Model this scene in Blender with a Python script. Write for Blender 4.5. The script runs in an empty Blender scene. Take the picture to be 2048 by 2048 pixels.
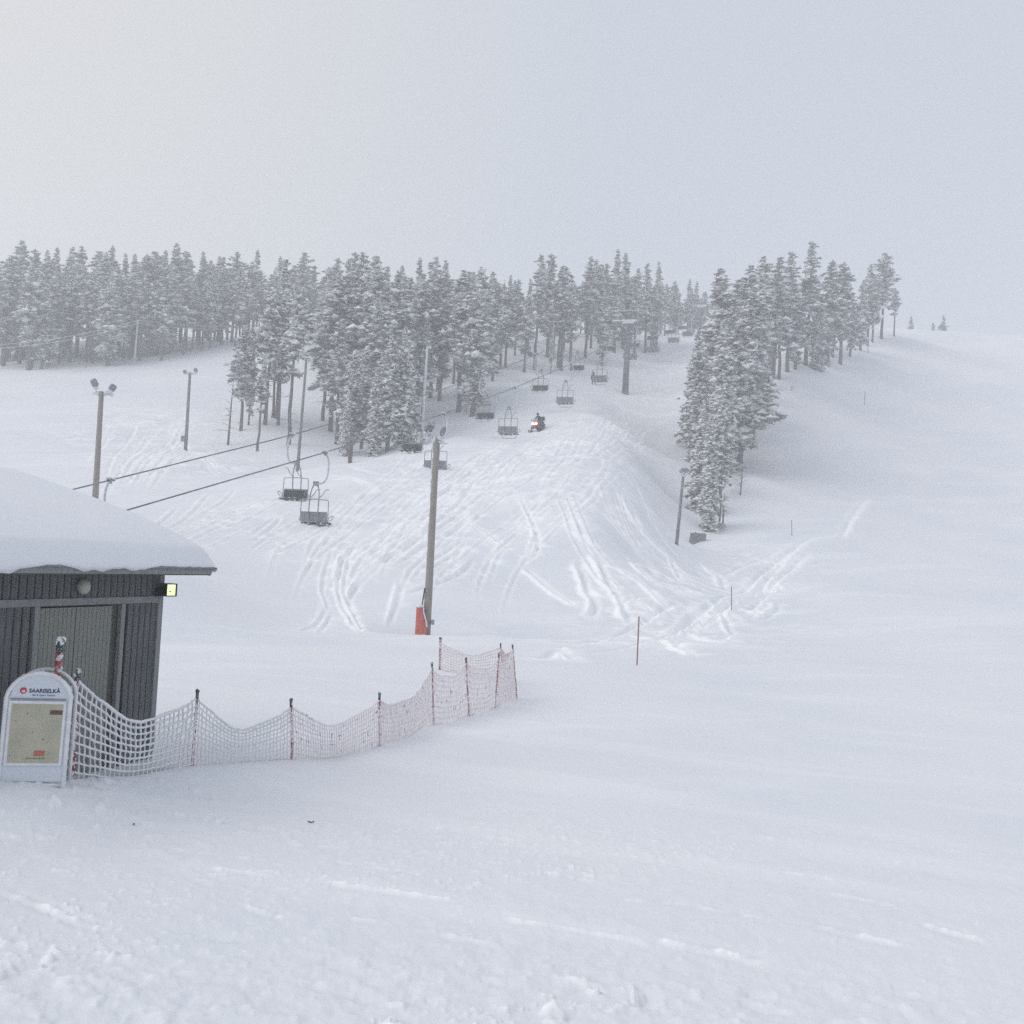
import bpy, math, random
import numpy as np
from mathutils import Vector, Matrix, noise as mnoise

random.seed(7); rng = np.random.default_rng(11)
SC = bpy.context.scene
COL = SC.collection
pi = math.pi

# ------------------------------------------------------------------ camera
F = 2200.0; EYE = 3.1; PITCH = math.atan(98 / F); ROLL = math.radians(3.0)
def _rx(a): c, s = math.cos(a), math.sin(a); return np.array([[1, 0, 0], [0, c, -s], [0, s, c]])
def _rz(a): c, s = math.cos(a), math.sin(a); return np.array([[c, -s, 0], [s, c, 0], [0, 0, 1]])
RC = _rx(pi / 2 + PITCH) @ _rz(ROLL)
cam = bpy.data.objects.new("camera", bpy.data.cameras.new("camera")); COL.objects.link(cam)
cam.data.sensor_width = 36; cam.data.lens = 36 * F / 2048; cam.data.clip_start = 0.1; cam.data.clip_end = 3000
M4 = Matrix([list(RC[i]) + [0] for i in range(3)] + [[0, 0, 0, 1]])
cam.matrix_world = Matrix.Translation((0, 0, EYE)) @ M4
SC.camera = cam

# ------------------------------------------------------------------ sky, sun, exposure
SUN_EL, SUN_AZ = math.radians(42), math.radians(-102)      # azimuth from +Y (view direction), negative = left
world = bpy.data.worlds.new("World"); SC.world = world; world.use_nodes = True
wn = world.node_tree; wn.nodes.clear()
def N(t, k, **kw):
    n = t.nodes.new(k)
    for a, b in kw.items(): setattr(n, a, b)
    return n
def L(t, a, b): t.links.new(a, b)
w_out = N(wn, 'ShaderNodeOutputWorld'); w_bg = N(wn, 'ShaderNodeBackground'); w_bg.inputs[1].default_value = 0.1
sky = N(wn, 'ShaderNodeTexSky', sky_type='NISHITA'); sky.sun_disc = False
sky.sun_elevation = SUN_EL; sky.sun_rotation = SUN_AZ
# overcast: an even cloud layer covers nearly all of the clear sky
tc = N(wn, 'ShaderNodeTexCoord'); sd = Vector((math.sin(SUN_AZ) * math.cos(SUN_EL), math.cos(SUN_AZ) * math.cos(SUN_EL), math.sin(SUN_EL)))
dot = N(wn, 'ShaderNodeVectorMath', operation='DOT_PRODUCT'); L(wn, tc.outputs['Generated'], dot.inputs[0]); dot.inputs[1].default_value = Vector((-.62, .70, .36)).normalized()
mr = N(wn, 'ShaderNodeMapRange', interpolation_type='SMOOTHSTEP'); L(wn, dot.outputs['Value'], mr.inputs[0])
mr.inputs[1].default_value = 0.72; mr.inputs[2].default_value = 1.0
cl = N(wn, 'ShaderNodeMixRGB'); L(wn, mr.outputs[0], cl.inputs[0])
cl.inputs[1].default_value = (5.15, 5.53, 6.17, 1); cl.inputs[2].default_value = (6.3, 6.25, 6.1, 1)
mx = N(wn, 'ShaderNodeMixRGB'); mx.inputs[0].default_value = 0.93
L(wn, sky.outputs[0], mx.inputs[1]); L(wn, cl.outputs[0], mx.inputs[2])
L(wn, mx.outputs[0], w_bg.inputs[0]); L(wn, w_bg.outputs[0], w_out.inputs[0])
sun = bpy.data.objects.new("sun", bpy.data.lights.new("sun", 'SUN')); COL.objects.link(sun)
sun.data.energy = 1.2; sun.data.angle = math.radians(42); sun.data.color = (1.0, 0.95, 0.88)
sun.rotation_euler = (-sd).to_track_quat('-Z', 'Y').to_euler()
vs = SC.view_settings; vs.view_transform = 'Standard'; vs.look = 'None'; vs.exposure = 0.23; vs.gamma = 1.0; vs.use_curve_mapping = False
SC.render.engine = 'CYCLES'
SC.cycles.max_bounces = 8; SC.cycles.diffuse_bounces = 3; SC.cycles.volume_bounces = 4
SC.cycles.volume_step_rate = 4; SC.cycles.use_denoising = False; SC.cycles.transparent_max_bounces = 4

# ------------------------------------------------------------------ projection helpers
def ray(u, v): return RC @ np.array([(u - 1024) / F, -(v - 1024) / F, -1.0])
def P(u, v, D):
    d = ray(u, v); d = d / d[1] * D; return d + np.array([0, 0, EYE])
def proj(q):
    d = RC.T @ (np.asarray(q, float) - [0, 0, EYE]); return 1024 + F * d[0] / -d[2], 1024 - F * d[1] / -d[2]

# ------------------------------------------------------------------ noise
def _hash(ix, iy, s):
    n = (ix * 374761393 + iy * 668265263 + s * 974634777) & 0x7fffffff
    n = ((n ^ (n >> 13)) * 1274126177) & 0x7fffffff
    return ((n ^ (n >> 16)) & 0xffff) / 65535.0
def vn(x, y, s=0):
    ix = np.floor(x).astype(np.int64); iy = np.floor(y).astype(np.int64)
    fx = x - ix; fy = y - iy; fx = fx * fx * (3 - 2 * fx); fy = fy * fy * (3 - 2 * fy)
    a = _hash(ix, iy, s); b = _hash(ix + 1, iy, s); c = _hash(ix, iy + 1, s); d = _hash(ix + 1, iy + 1, s)
    return (a + (b - a) * fx) * (1 - fy) + (c + (d - c) * fx) * fy
def fbm(x, y, o=4, s=0):
    r = 0; a = 1; t = 0
    for k in range(o):
        r = r + a * vn(x * 2 ** k + 17.3 * k, y * 2 ** k - 9.1 * k, s + k); t += a; a *= 0.5
    return r / t - 0.5
def sstep(a, b, x): t = np.clip((x - a) / (b - a), 0, 1); return t * t * (3 - 2 * t)

# ------------------------------------------------------------------ terrain (thin plate through surveyed points)
PX = [  # pixel u, v, distance -> a point of the snow surface
 (1950,1300,50),(1950,1250,60),(1950,1100,95),(1950,900,140),(1950,700,192),(1950,663,210),(2040,664,212),(1850,661,205),
 (2400,1330,50),(2400,1120,95),(2400,920,140),(2400,700,205),
 (1700,1300,50),(1700,1200,66),(1700,1100,88),(1700,950,118),(1700,800,150),(1750,700,174),
 (1500,1250,58),(1500,1150,76),(1500,1050,93),(1500,950,110),(1500,850,128),(1500,770,141),
 (1400,1230,58),(1400,1150,73),(1400,1080,88),(1290,1328,38),(1463,1223,60),(1412,1058,92),(1353,1092,88),
 (1200,1250,50),(1200,1150,59),(1200,1050,67),(1200,960,76),(1200,915,85),(1200,885,94),(1200,858,102),(1190,828,114),(1180,800,126),(1060,905,88),(1060,882,99),(1300,1050,78),(1300,1000,88),(1300,950,100),(1300,900,115),(1250,950,87),(1250,900,99),(1250,860,112),(1128,915,86),(1128,870,101),(1128,838,114),
 (1024,1265,47),(1024,1150,58),(1024,1050,66),(1024,960,75),(1024,885,99),
 (850,1265,45),(850,1150,54),(850,1050,63),(850,950,77),(850,898,90),(920,872,100),(700,925,79),(640,936,76),(629,950,85),(640,936,92),(700,936,88),(700,918,97),(770,912,97),(760,918,91),
 (629,1250,46),(629,1150,52),(629,1060,61),(629,1000,68),(760,912,85),
 (450,1150,49),(450,1050,60),(450,980,72),(520,958,76),(330,1000,67),(250,950,78),(370,900,103),(450,905,97),
 (1345,1000,101),(1330,910,120),(1330,830,137),(1262,1000,76),(1255,1100,67),
 (1258,788,148),(1340,780,150),(1300,720,172),(1390,665,205),(1180,735,158),(1078,862,110),(1000,868,106),
 (944,833,121),(859,797,129),(906,768,138),(1048,748,147),(1116,740,152),(1011,735,152),(1240,695,172),
 (700,893,106),(700,868,118),(800,868,118),(620,905,100),(515,902,104),(482,862,112),(555,838,116),(576,890,105),
 (100,830,115),(200,925,82),(0,745,150),(430,690,167),(250,722,158),(620,690,168),(640,790,138),(0,860,105),(0,950,76),(50,1020,60),
 (-400,780,150),(-400,950,75),(-400,1090,45),(100,1080,45),
 (1557,762,145),(1630,735,152),(1721,701,168),(1768,671,182),(1479,943,108)]
XYZ = [  # x, y, z
 (-40,-60,0),(40,-60,0),(0,-30,0),(-12,-6,0),(12,-6,0),(-30,8,0),(-9,6,0),(0,5,0),(9,6,0),(30,8,0),(-7,17,0),(0,16,0),(8,16,0),
 (18,20,0),(-14,24,0),(-4,25,0),(4,25,0),(13,27,0),(30,30,0.2),(-6,34,0),(1,34,0),(8,36,0),(16,40,0),(-11,36,.2),(-20,34,.8),(-2,41,-.05),
 (-80,180,34),(-40,180,37),(-110,220,40),(-60,220,45),(-20,180,38),(0,220,47),(-40,270,50),(0,180,41),(35,240,52),(40,290,53),(90,240,52),(90,300,52),(150,250,52),
 (-120,100,12),(120,100,10),(140,180,40),(-120,60,3),(90,50,1),(-150,150,24),(-200,300,45),(200,350,52),(0,380,54),(-80,0,0),(80,0,0)]
pts = [tuple(P(*q)) for q in PX] + XYZ
pts = np.array(pts); CX = pts[:, 0] / 50; CY = pts[:, 1] / 50; n = len(pts)
def _K(r2): return np.where(r2 > 1e-12, 0.5 * r2 * np.log(np.maximum(r2, 1e-12)), 0)
A = np.zeros((n + 3, n + 3)); A[:n, :n] = _K((CX[:, None] - CX) ** 2 + (CY[:, None] - CY) ** 2) + np.eye(n) * 2e-4
A[:n, n] = 1; A[:n, n + 1] = CX; A[:n, n + 2] = CY; A[n:, :n] = A[:n, n:].T
SOL = np.linalg.solve(A, np.concatenate([pts[:, 2], [0, 0, 0]]))
def tps(x, y):
    x = np.asarray(x, float) / 50; y = np.asarray(y, float) / 50
    z = SOL[n] + SOL[n + 1] * x + SOL[n + 2] * y
    for i in range(n): z = z + SOL[i] * _K((x - CX[i]) ** 2 + (y - CY[i]) ** 2)
    return z
def HB(x, y):
    x = np.asarray(x, float); y = np.asarray(y, float); r = np.hypot(x, y)
    z = tps(x, y)
    z = .5 * (z + np.sqrt(z * z + .01)) - .03
    far = sstep(300, 420, r); z = z * (1 - far) + 50 * far
    z = z * (1 - sstep(-3, -20, y)) * (1 - 0.85 * sstep(36, 14, y) * sstep(40, 20, np.abs(x)))
    z = z + .20 * np.exp(-((x + 5.35) / .8) ** 2 - ((y - 11.95) / .55) ** 2) + 0.28 * np.exp(-((x + 5.1) / 1.5) ** 2 - ((y - 12.7) / 0.95) ** 2) + 0.20 * np.exp(-((x + 3.9) / 1.2) ** 2 - ((y - 14.4 - (x + 3.9) * .6) / 0.9) ** 2) + .08 * np.exp(-((x + 2.9) / .8) ** 2 - ((y - 15.6) / .8) ** 2)
    z = z + 0.10 * np.exp(-((x + 1.9) / 1.0) ** 2 - ((y - 17.3) / 1.0) ** 2)
    g = P(850, 1265, 45); rr = np.hypot(x - g[0] + .2, (y - g[1] - .4))
    z = z - 0.42 * np.exp(-(rr / 1.7) ** 2) + .12 * np.exp(-((rr - 3.0) / .9) ** 2)
    return z
def H(x, y):
    return float(HB(np.array([x]), np.array([y]))[0])
def ground(u, v, d0=5.0, d1=330.0):
    d = ray(u, v); d = d / d[1]
    D = np.concatenate([np.arange(d0, 60, .1), np.arange(60, d1, .25)])
    z = EYE + d[2] * D; h = HB(d[0] * D, D); k = np.where(z < h)[0]
    if len(k) == 0: return None
    i = k[0]; return np.array([d[0] * D[i], D[i], h[i]])
def place(u, D):
    v = 900.
    for _ in range(12):
        q = P(u, v, D); h = H(q[0], q[1]); v = proj((q[0], q[1], h))[1]
    return np.array([q[0], q[1], h])
def height_to(q, v):       # height that reaches pixel row v when standing on q
    lo, hi = 0.2, 60
    for _ in range(30):
        m = (lo + hi) / 2
        if proj((q[0], q[1], q[2] + m))[1] > v: lo = m
        else: hi = m
    return lo

# ------------------------------------------------------------------ materials
def mat(name, col, rough=.6, metal=0, noise=None, nscale=5, bump=0, emit=None, spec=.3, stretch=None, lo=.4, hi=.6, detail=3):
    m = bpy.data.materials.new(name); m.use_nodes = True; t = m.node_tree; b = t.nodes['Principled BSDF']
    b.inputs['Roughness'].default_value = rough; b.inputs['Metallic'].default_value = metal
    b.inputs['Specular IOR Level'].default_value = spec
    b.inputs['Base Color'].default_value = (*col, 1)
    if noise is not None or bump:
        c = N(t, 'ShaderNodeTexCoord'); mp = N(t, 'ShaderNodeMapping'); L(t, c.outputs['Object'], mp.inputs[0])
        if stretch: mp.inputs['Scale'].default_value = stretch
        nz = N(t, 'ShaderNodeTexNoise'); nz.inputs['Scale'].default_value = nscale; nz.inputs['Detail'].default_value = detail
        L(t, mp.outputs[0], nz.inputs['Vector'])
        if noise is not None:
            r = N(t, 'ShaderNodeMapRange'); L(t, nz.outputs[0], r.inputs[0]); r.inputs[1].default_value = lo; r.inputs[2].default_value = hi
            x = N(t, 'ShaderNodeMixRGB'); L(t, r.outputs[0], x.inputs[0]); x.inputs[1].default_value = (*col, 1); x.inputs[2].default_value = (*noise, 1)
            L(t, x.outputs[0], b.inputs['Base Color'])
        if bump:
            bp = N(t, 'ShaderNodeBump'); bp.inputs['Strength'].default_value = bump; bp.inputs['Distance'].default_value = .02
            L(t, nz.outputs[0], bp.inputs['Height']); L(t, bp.outputs[0], b.inputs['Normal'])
    if emit:
        b.inputs['Emission Color'].default_value = (*emit[0], 1); b.inputs['Emission Strength'].default_value = emit[1]
    return m
FROST = (.74, .77, .81)
M = dict(
 frost=mat('frost', (.74, .76, .78), .8, noise=(.60, .63, .66), nscale=6, bump=.5),
 needle=mat('needle', (.095, .100, .088), .9, noise=(.44, .45, .44), nscale=.8, lo=.35, hi=.65),
 crownfrost=mat('frosted_foliage', (.62, .63, .625), .9, noise=(.90, .91, .92), nscale=.8, lo=.35, hi=.6),
 bark=mat('bark', (.13, .12, .115), .9, noise=(.34, .33, .33), nscale=3, stretch=(3, 3, .6), lo=.5, hi=.75, bump=.4),
 wood=mat('pole_wood', (.26, .235, .205), .85, noise=(.34, .32, .30), nscale=4, stretch=(6, 6, .5), lo=.4, hi=.75, bump=.3),
 greywood=mat('grey_pole', (.17, .17, .17), .85, noise=(.38, .39, .40), nscale=4, stretch=(6, 6, .5), lo=.45, hi=.75, bump=.3),
 board=mat('dark_board', (.088, .096, .102), .75, noise=(.13, .138, .144), nscale=5, stretch=(8, 8, .6), bump=.3),
 wallback=mat('wall_gap', (.012, .013, .014), .9),
 trim=mat('trim_board', (.20, .215, .22), .7, noise=(.24, .25, .255), nscale=4, stretch=(4, 4, .6)),
 door=mat('door_board', (.21, .22, .205), .7, noise=(.22, .23, .21), nscale=4, stretch=(6, 6, .5)),
 doorside=mat('door_reveal', (.075, .08, .076), .7),
 metal=mat('frosted_metal', (.20, .22, .24), .55, .2, noise=(.55, .58, .60), nscale=9, lo=.5, hi=.72),
 galv=mat('galvanised', (.26, .27, .28), .5, .3, noise=(.36, .37, .39), nscale=2),
 frosttube=mat('rimed_tube', (.62, .65, .68), .8, noise=(.42, .45, .48), nscale=8, bump=.4),
 dark=mat('dark_rubber', (.022, .024, .027), .7, noise=(.05, .055, .06), nscale=10),
 slat=mat('chair_slat', (.17, .185, .195), .7, noise=(.26, .28, .29), nscale=6),
 cable=mat('cable', (.10, .105, .115), .7, noise=(.2, .21, .22), nscale=1.2),
 red=mat('red_paint', (.34, .04, .045), .5, noise=(.72, .68, .70), nscale=22, lo=.50, hi=.62),
 mat_red=mat('red_mat', (.55, .085, .06), .6, noise=(.60, .16, .13), nscale=3, stretch=(4, 4, .6)),
 sled=mat('sled_red', (.38, .02, .02), .35),
 black=mat('black', (.016, .017, .02), .5),
 suit=mat('dark_suit', (.022, .026, .035), .85), greysuit=mat('grey_jacket', (.035, .045, .05), .85),
 skin=mat('skin', (.55, .36, .29), .6),
 lampface=mat('lit_face', (1, 1, .8), .5, emit=((.66, .90, .27), 1.0)),
 headlight=mat('headlight', (1, 1, 1), .4, emit=((1.0, .80, .45), 4.0)),
 globe=mat('globe', (.40, .40, .34), .45),
 white=mat('white_frame', (.66, .68, .70), .5, noise=(.74, .76, .79), nscale=8),
 panel=mat('header_panel', (.62, .66, .72), .4), beige=mat('poster', (.45, .43, .33), .35, noise=(.39, .385, .30), nscale=4),
 brown=mat('brown_tape', (.13, .075, .055), .6), navy=mat('navy', (.02, .03, .09), .5), blueprint=mat('blue_print', (.12, .2, .36), .5),
 logo=mat('logo_red', (.55, .05, .07), .5), orange=mat('orange_print', (.45, .12, .07), .5), orangelight=mat('pale_print', (.6, .36, .29), .5),
 greenprint=mat('green_print', (.10, .13, .10), .6), green=mat('dark_green', (.03, .05, .045), .6, noise=(.35, .37, .37), nscale=40, lo=.5, hi=.7),
 marker=mat('marker_red', (.30, .15, .145), .6), greymarker=mat('marker_grey', (.22, .24, .25), .6),
 glass=mat('windscreen', (.25, .25, .24), .2), net=mat('net_frost', (.76, .77, .79), .8),
 netpink=mat('net_pink', (.86, .81, .825), .8, noise=(.36, .28, .30), nscale=13, stretch=(1, 1, .8), lo=.64, hi=.73, detail=1),
 netred=mat('net_red', (.50, .36, .35), .8, noise=(.72, .62, .62), nscale=14),
)
def snow_mat(name, terrain=False):
    m = bpy.data.materials.new(name); m.use_nodes = True; t = m.node_tree; b = t.nodes['Principled BSDF']
    b.inputs['Roughness'].default_value = .62; b.inputs['Specular IOR Level'].default_value = .25
    c = N(t, 'ShaderNodeTexCoord')
    big = N(t, 'ShaderNodeTexNoise'); big.inputs['Scale'].default_value = .12; big.inputs['Detail'].default_value = 6; L(t, c.outputs['Object'], big.inputs['Vector'])
    r1 = N(t, 'ShaderNodeMapRange'); L(t, big.outputs[0], r1.inputs[0]); r1.inputs[1].default_value = .3; r1.inputs[2].default_value = .7
    x = N(t, 'ShaderNodeMixRGB'); L(t, r1.outputs[0], x.inputs[0]); x.inputs[1].default_value = (.74, .77, .815, 1); x.inputs[2].default_value = (.82, .815, .835, 1)
    last = x
    if terrain:
        a = N(t, 'ShaderNodeAttribute', attribute_name='powder')
        y = N(t, 'ShaderNodeMixRGB'); L(t, a.outputs['Fac'], y.inputs[0]); L(t, last.outputs[0], y.inputs[1]); y.inputs[2].default_value = (.97, .97, .975, 1); last = y
        a2 = N(t, 'ShaderNodeAttribute', attribute_name='pink_tint')
        y = N(t, 'ShaderNodeMixRGB'); L(t, a2.outputs['Fac'], y.inputs[0]); L(t, last.outputs[0], y.inputs[1]); y.inputs[2].default_value = (.60, .44, .45, 1); last = y
    L(t, last.outputs[0], b.inputs['Base Color'])
    f1 = N(t, 'ShaderNodeTexNoise'); f1.inputs['Scale'].default_value = 14; f1.inputs['Detail'].default_value = 7; f1.inputs['Roughness'].default_value = .65; L(t, c.outputs['Object'], f1.inputs['Vector'])
    f2 = N(t, 'ShaderNodeTexNoise'); f2.inputs['Scale'].default_value = 1.6; f2.inputs['Detail'].default_value = 4; L(t, c.outputs['Object'], f2.inputs['Vector'])
    b1 = N(t, 'ShaderNodeBump'); b1.inputs['Strength'].default_value = .35; b1.inputs['Distance'].default_value = .02; L(t, f1.outputs[0], b1.inputs['Height'])
    b2 = N(t, 'ShaderNodeBump'); b2.inputs['Strength'].default_value = .35; b2.inputs['Distance'].default_value = .08; L(t, f2.outputs[0], b2.inputs['Height']); L(t, b1.outputs[0], b2.inputs['Normal'])
    L(t, b2.outputs[0], b.inputs['Normal'])
    return m
M['snow'] = snow_mat('snow'); M['ground'] = snow_mat('snow_ground', True)

# ------------------------------------------------------------------ mesh builder
class MB:
    def __init__(s): s.v = []; s.f = []; s.m = []; s.ms = []; s.sm = []
    def mi(s, m):
        if m not in s.ms: s.ms.append(m)
        return s.ms.index(m)
    def add(s, vs, fs, m, smooth=False):
        o = len(s.v); s.v += [tuple(float(c) for c in q) for q in vs]; k = s.mi(m)
        for f in fs: s.f.append(tuple(i + o for i in f)); s.m.append(k); s.sm.append(smooth)
        return s
    def box(s, c, size, m, rot=None, taper=1.0, tapery=None):
        ty = taper if tapery is None else tapery
        hx, hy, hz = [d / 2 for d in size]; vs = []
        for z, kx, ky in ((-hz, 1, 1), (hz, taper, ty)):
            for x, y in ((-hx, -hy), (hx, -hy), (hx, hy), (-hx, hy)): vs.append(Vector((x * kx, y * ky, z)))
        if rot is not None: vs = [rot @ q for q in vs]
        vs = [q + Vector(c) for q in vs]
        return s.add(vs, [(3, 2, 1, 0), (4, 5, 6, 7), (0, 1, 5, 4), (1, 2, 6, 5), (2, 3, 7, 6), (3, 0, 4, 7)], m)
    def tube(s, p, r, m, k=6, cap=True, jit=0, smooth=True):
        p = [Vector(q) for q in p]; nn = len(p)
        r = [r] * nn if isinstance(r, (int, float)) else list(r)
        rings = []; t = (p[1] - p[0]).normalized(); a = t.orthogonal().normalized()
        for i in range(nn):
            t = (p[min(i + 1, nn - 1)] - p[max(i - 1, 0)]).normalized()
            a = (a - t * a.dot(t)).normalized(); b = t.cross(a)
            rings.append([p[i] + (a * math.cos(2 * pi * j / k) + b * math.sin(2 * pi * j / k)) * r[i] * (1 + random.uniform(-jit, jit)) for j in range(k)])
        vs = [q for g in rings for q in g]; fs = []
        for i in range(nn - 1):
            for j in range(k): fs.append((i * k + j, i * k + (j + 1) % k, (i + 1) * k + (j + 1) % k, (i + 1) * k + j))
        if cap: fs += [tuple(range(k))[::-1], tuple((nn - 1) * k + j for j in range(k))]
        return s.add(vs, fs, m, smooth)
    def ell(s, c, r, m, nu=10, nv=7, rot=None, jit=0, smooth=True):
        vs = [Vector((0, 0, -r[2]))]
        for i in range(1, nv):
            th = -pi / 2 + pi * i / nv
            for j in range(nu):
                q = 1 + random.uniform(-jit, jit)
                vs.append(Vector((r[0] * math.cos(th) * math.cos(2 * pi * j / nu) * q, r[1] * math.cos(th) * math.sin(2 * pi * j / nu) * q, r[2] * math.sin(th) * q)))
        vs.append(Vector((0, 0, r[2]))); fs = []
        for j in range(nu): fs.append((0, 1 + (j + 1) % nu, 1 + j))
        for i in range(nv - 2):
            for j in range(nu): a = 1 + i * nu; fs.append((a + j, a + (j + 1) % nu, a + nu + (j + 1) % nu, a + nu + j))
        e = len(vs) - 1; a = 1 + (nv - 2) * nu
        for j in range(nu): fs.append((a + j, a + (j + 1) % nu, e))
        if rot is not None: vs = [rot @ q for q in vs]
        return s.add([q + Vector(c) for q in vs], fs, m, smooth)
    def prism(s, prof, x0, x1, m, x0s=1, x1s=1):      # profile in (y,z), extruded along x
        k = len(prof); vs = [(x0, y, z) for y, z in prof] + [(x1, y, z) for y, z in prof]
        fs = [tuple(range(k))[::-1], tuple(range(k, 2 * k))] + [(i, (i + 1) % k, k + (i + 1) % k, k + i) for i in range(k)]
        return s.add(vs, fs, m)
    def mesh(s, name):
        me = bpy.data.meshes.new(name); me.from_pydata(s.v, [], s.f)
        for q in s.ms: me.materials.append(M[q])
        me.polygons.foreach_set('material_index', s.m); me.polygons.foreach_set('use_smooth', s.sm); me.update()
        return me
    def build(s, name, parent=None, loc=None, rot=None):
        return link(name, s.mesh(name), parent, loc, rot)
def link(name, me, parent=None, loc=None, rot=None):
    o = bpy.data.objects.new(name, me); COL.objects.link(o); o.parent = parent
    if loc is not None: o.location = loc
    if rot is not None: o.rotation_euler = rot
    return o
def tag(o, label=None, cat=None, group=None, kind=None):
    if label: o['label'] = label
    if cat: o['category'] = cat
    if group: o['group'] = group
    if kind: o['kind'] = kind
    return o
def empty(name, loc, label=None, cat=None, group=None, rz=0):
    o = bpy.data.objects.new(name, None); COL.objects.link(o); o.location = loc; o.rotation_euler = (0, 0, rz)
    o.empty_display_size = .2
    return tag(o, label, cat, group)
def copy_tree(o, parent=None):
    c = o.copy(); COL.objects.link(c); c.parent = parent
    for ch in list(o.children): copy_tree(ch, c)
    return c
def smooth(p, n=6):
    p = [np.array(q, float) for q in p]; out = []
    for i in range(len(p) - 1):
        a, b, c, d = p[max(i - 1, 0)], p[i], p[i + 1], p[min(i + 2, len(p) - 1)]
        for k in range(n):
            t = k / n; out.append(.5 * ((2 * b) + (-a + c) * t + (2 * a - 5 * b + 4 * c - d) * t * t + (-a + 3 * b - 3 * c + d) * t ** 3))
    out.append(p[-1]); return out
def rot_to(d):
    return Vector(d).to_track_quat('Z', 'Y').to_matrix()
#==SNOW==
# ------------------------------------------------------------------ snow ground mesh
th = np.radians(np.concatenate([np.linspace(-180, -60, 26)[:-1], np.linspace(-60, -29, 30)[:-1], np.linspace(-29, 29, 700), np.linspace(29, 60, 30)[1:], np.linspace(60, 180, 26)[1:-1]]))
r = [0.6]
while r[-1] < 6: r.append(r[-1] + .25)
while r[-1] < 12: r.append(r[-1] + .022 + (r[-1] - 6) * .006)
while r[-1] < 42: r.append(r[-1] + .06 + (r[-1] - 12) * .0035)
while r[-1] < 112: r.append(r[-1] + .14)
while r[-1] < 225: r.append(r[-1] + .2 + (r[-1] - 112) * .012)
while r[-1] < 760: r.append(r[-1] * 1.06)
r = np.array(r); nr, nt = len(r), len(th)
RR, TT = np.meshgrid(r, th, indexing='ij'); X = RR * np.sin(TT); Y = RR * np.cos(TT)
# base height on a coarse grid of the same fan, then refined linearly where it is smooth
Z = HB(X, Y)
inner = (np.abs(TT) < math.radians(29.5))
powder = np.zeros_like(Z); pink_tint = np.zeros_like(Z)
fade = sstep(420, 200, RR)
Z += .22 * fbm(X / 14, Y / 14, 3, 3) * sstep(20, 60, RR) * fade
Z += .05 * fbm(X / 2.2, Y / 2.2, 3, 5) * sstep(6, 14, RR) * fade
# wind-packed ripples, long and low
ca, sa = math.cos(.5), math.sin(.5); U = X * ca + Y * sa; V = -X * sa + Y * ca
Z += .045 * fbm(U / 7, V / 1.1, 4, 9) * sstep(8, 16, RR) * fade + .10 * fbm(U / 22, V / 4.5, 3, 12) * sstep(18, 40, RR) * fade

def gmask(px, sig):
    m = np.zeros_like(Z)
    for u, v in px:
        q = ground(u, v)
        if q is None: continue
        m = np.maximum(m, np.exp(-((X - q[0]) ** 2 + (Y - q[1]) ** 2) / (2 * sig ** 2)))
    return m
chop = np.maximum(gmask([(1150, 900), (1230, 850), (1290, 830), (1100, 960), (1200, 940), (1060, 930), (980, 960)], 5.5), gmask([(250, 880), (300, 840), (380, 930), (330, 890)], 6))
chop = np.maximum(chop, .75 * gmask([(1180, 810), (1250, 800), (1320, 790), (1120, 860), (1080, 900), (1300, 750)], 6.5))
chop = np.maximum(chop, .9 * gmask([(1340, 1260), (1420, 1210), (1480, 1180), (1290, 1290), (1520, 1120)], 3.5))
chop = np.maximum(chop, .28 * gmask([(560, 1000), (700, 980), (900, 1000), (450, 960)], 7))
c1 = fbm(U / 2.6, V / .9, 4, 21); c2 = fbm(X / .7, Y / .7, 3, 31)
c3 = fbm(U / .8, V / .35, 3, 35)
Z += chop * (.28 * c1 + .13 * c2 + .10 * c3); powder += chop * sstep(.0, .22, c1 * .7 + c2 * .6 + c3 * .4) * .8

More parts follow.
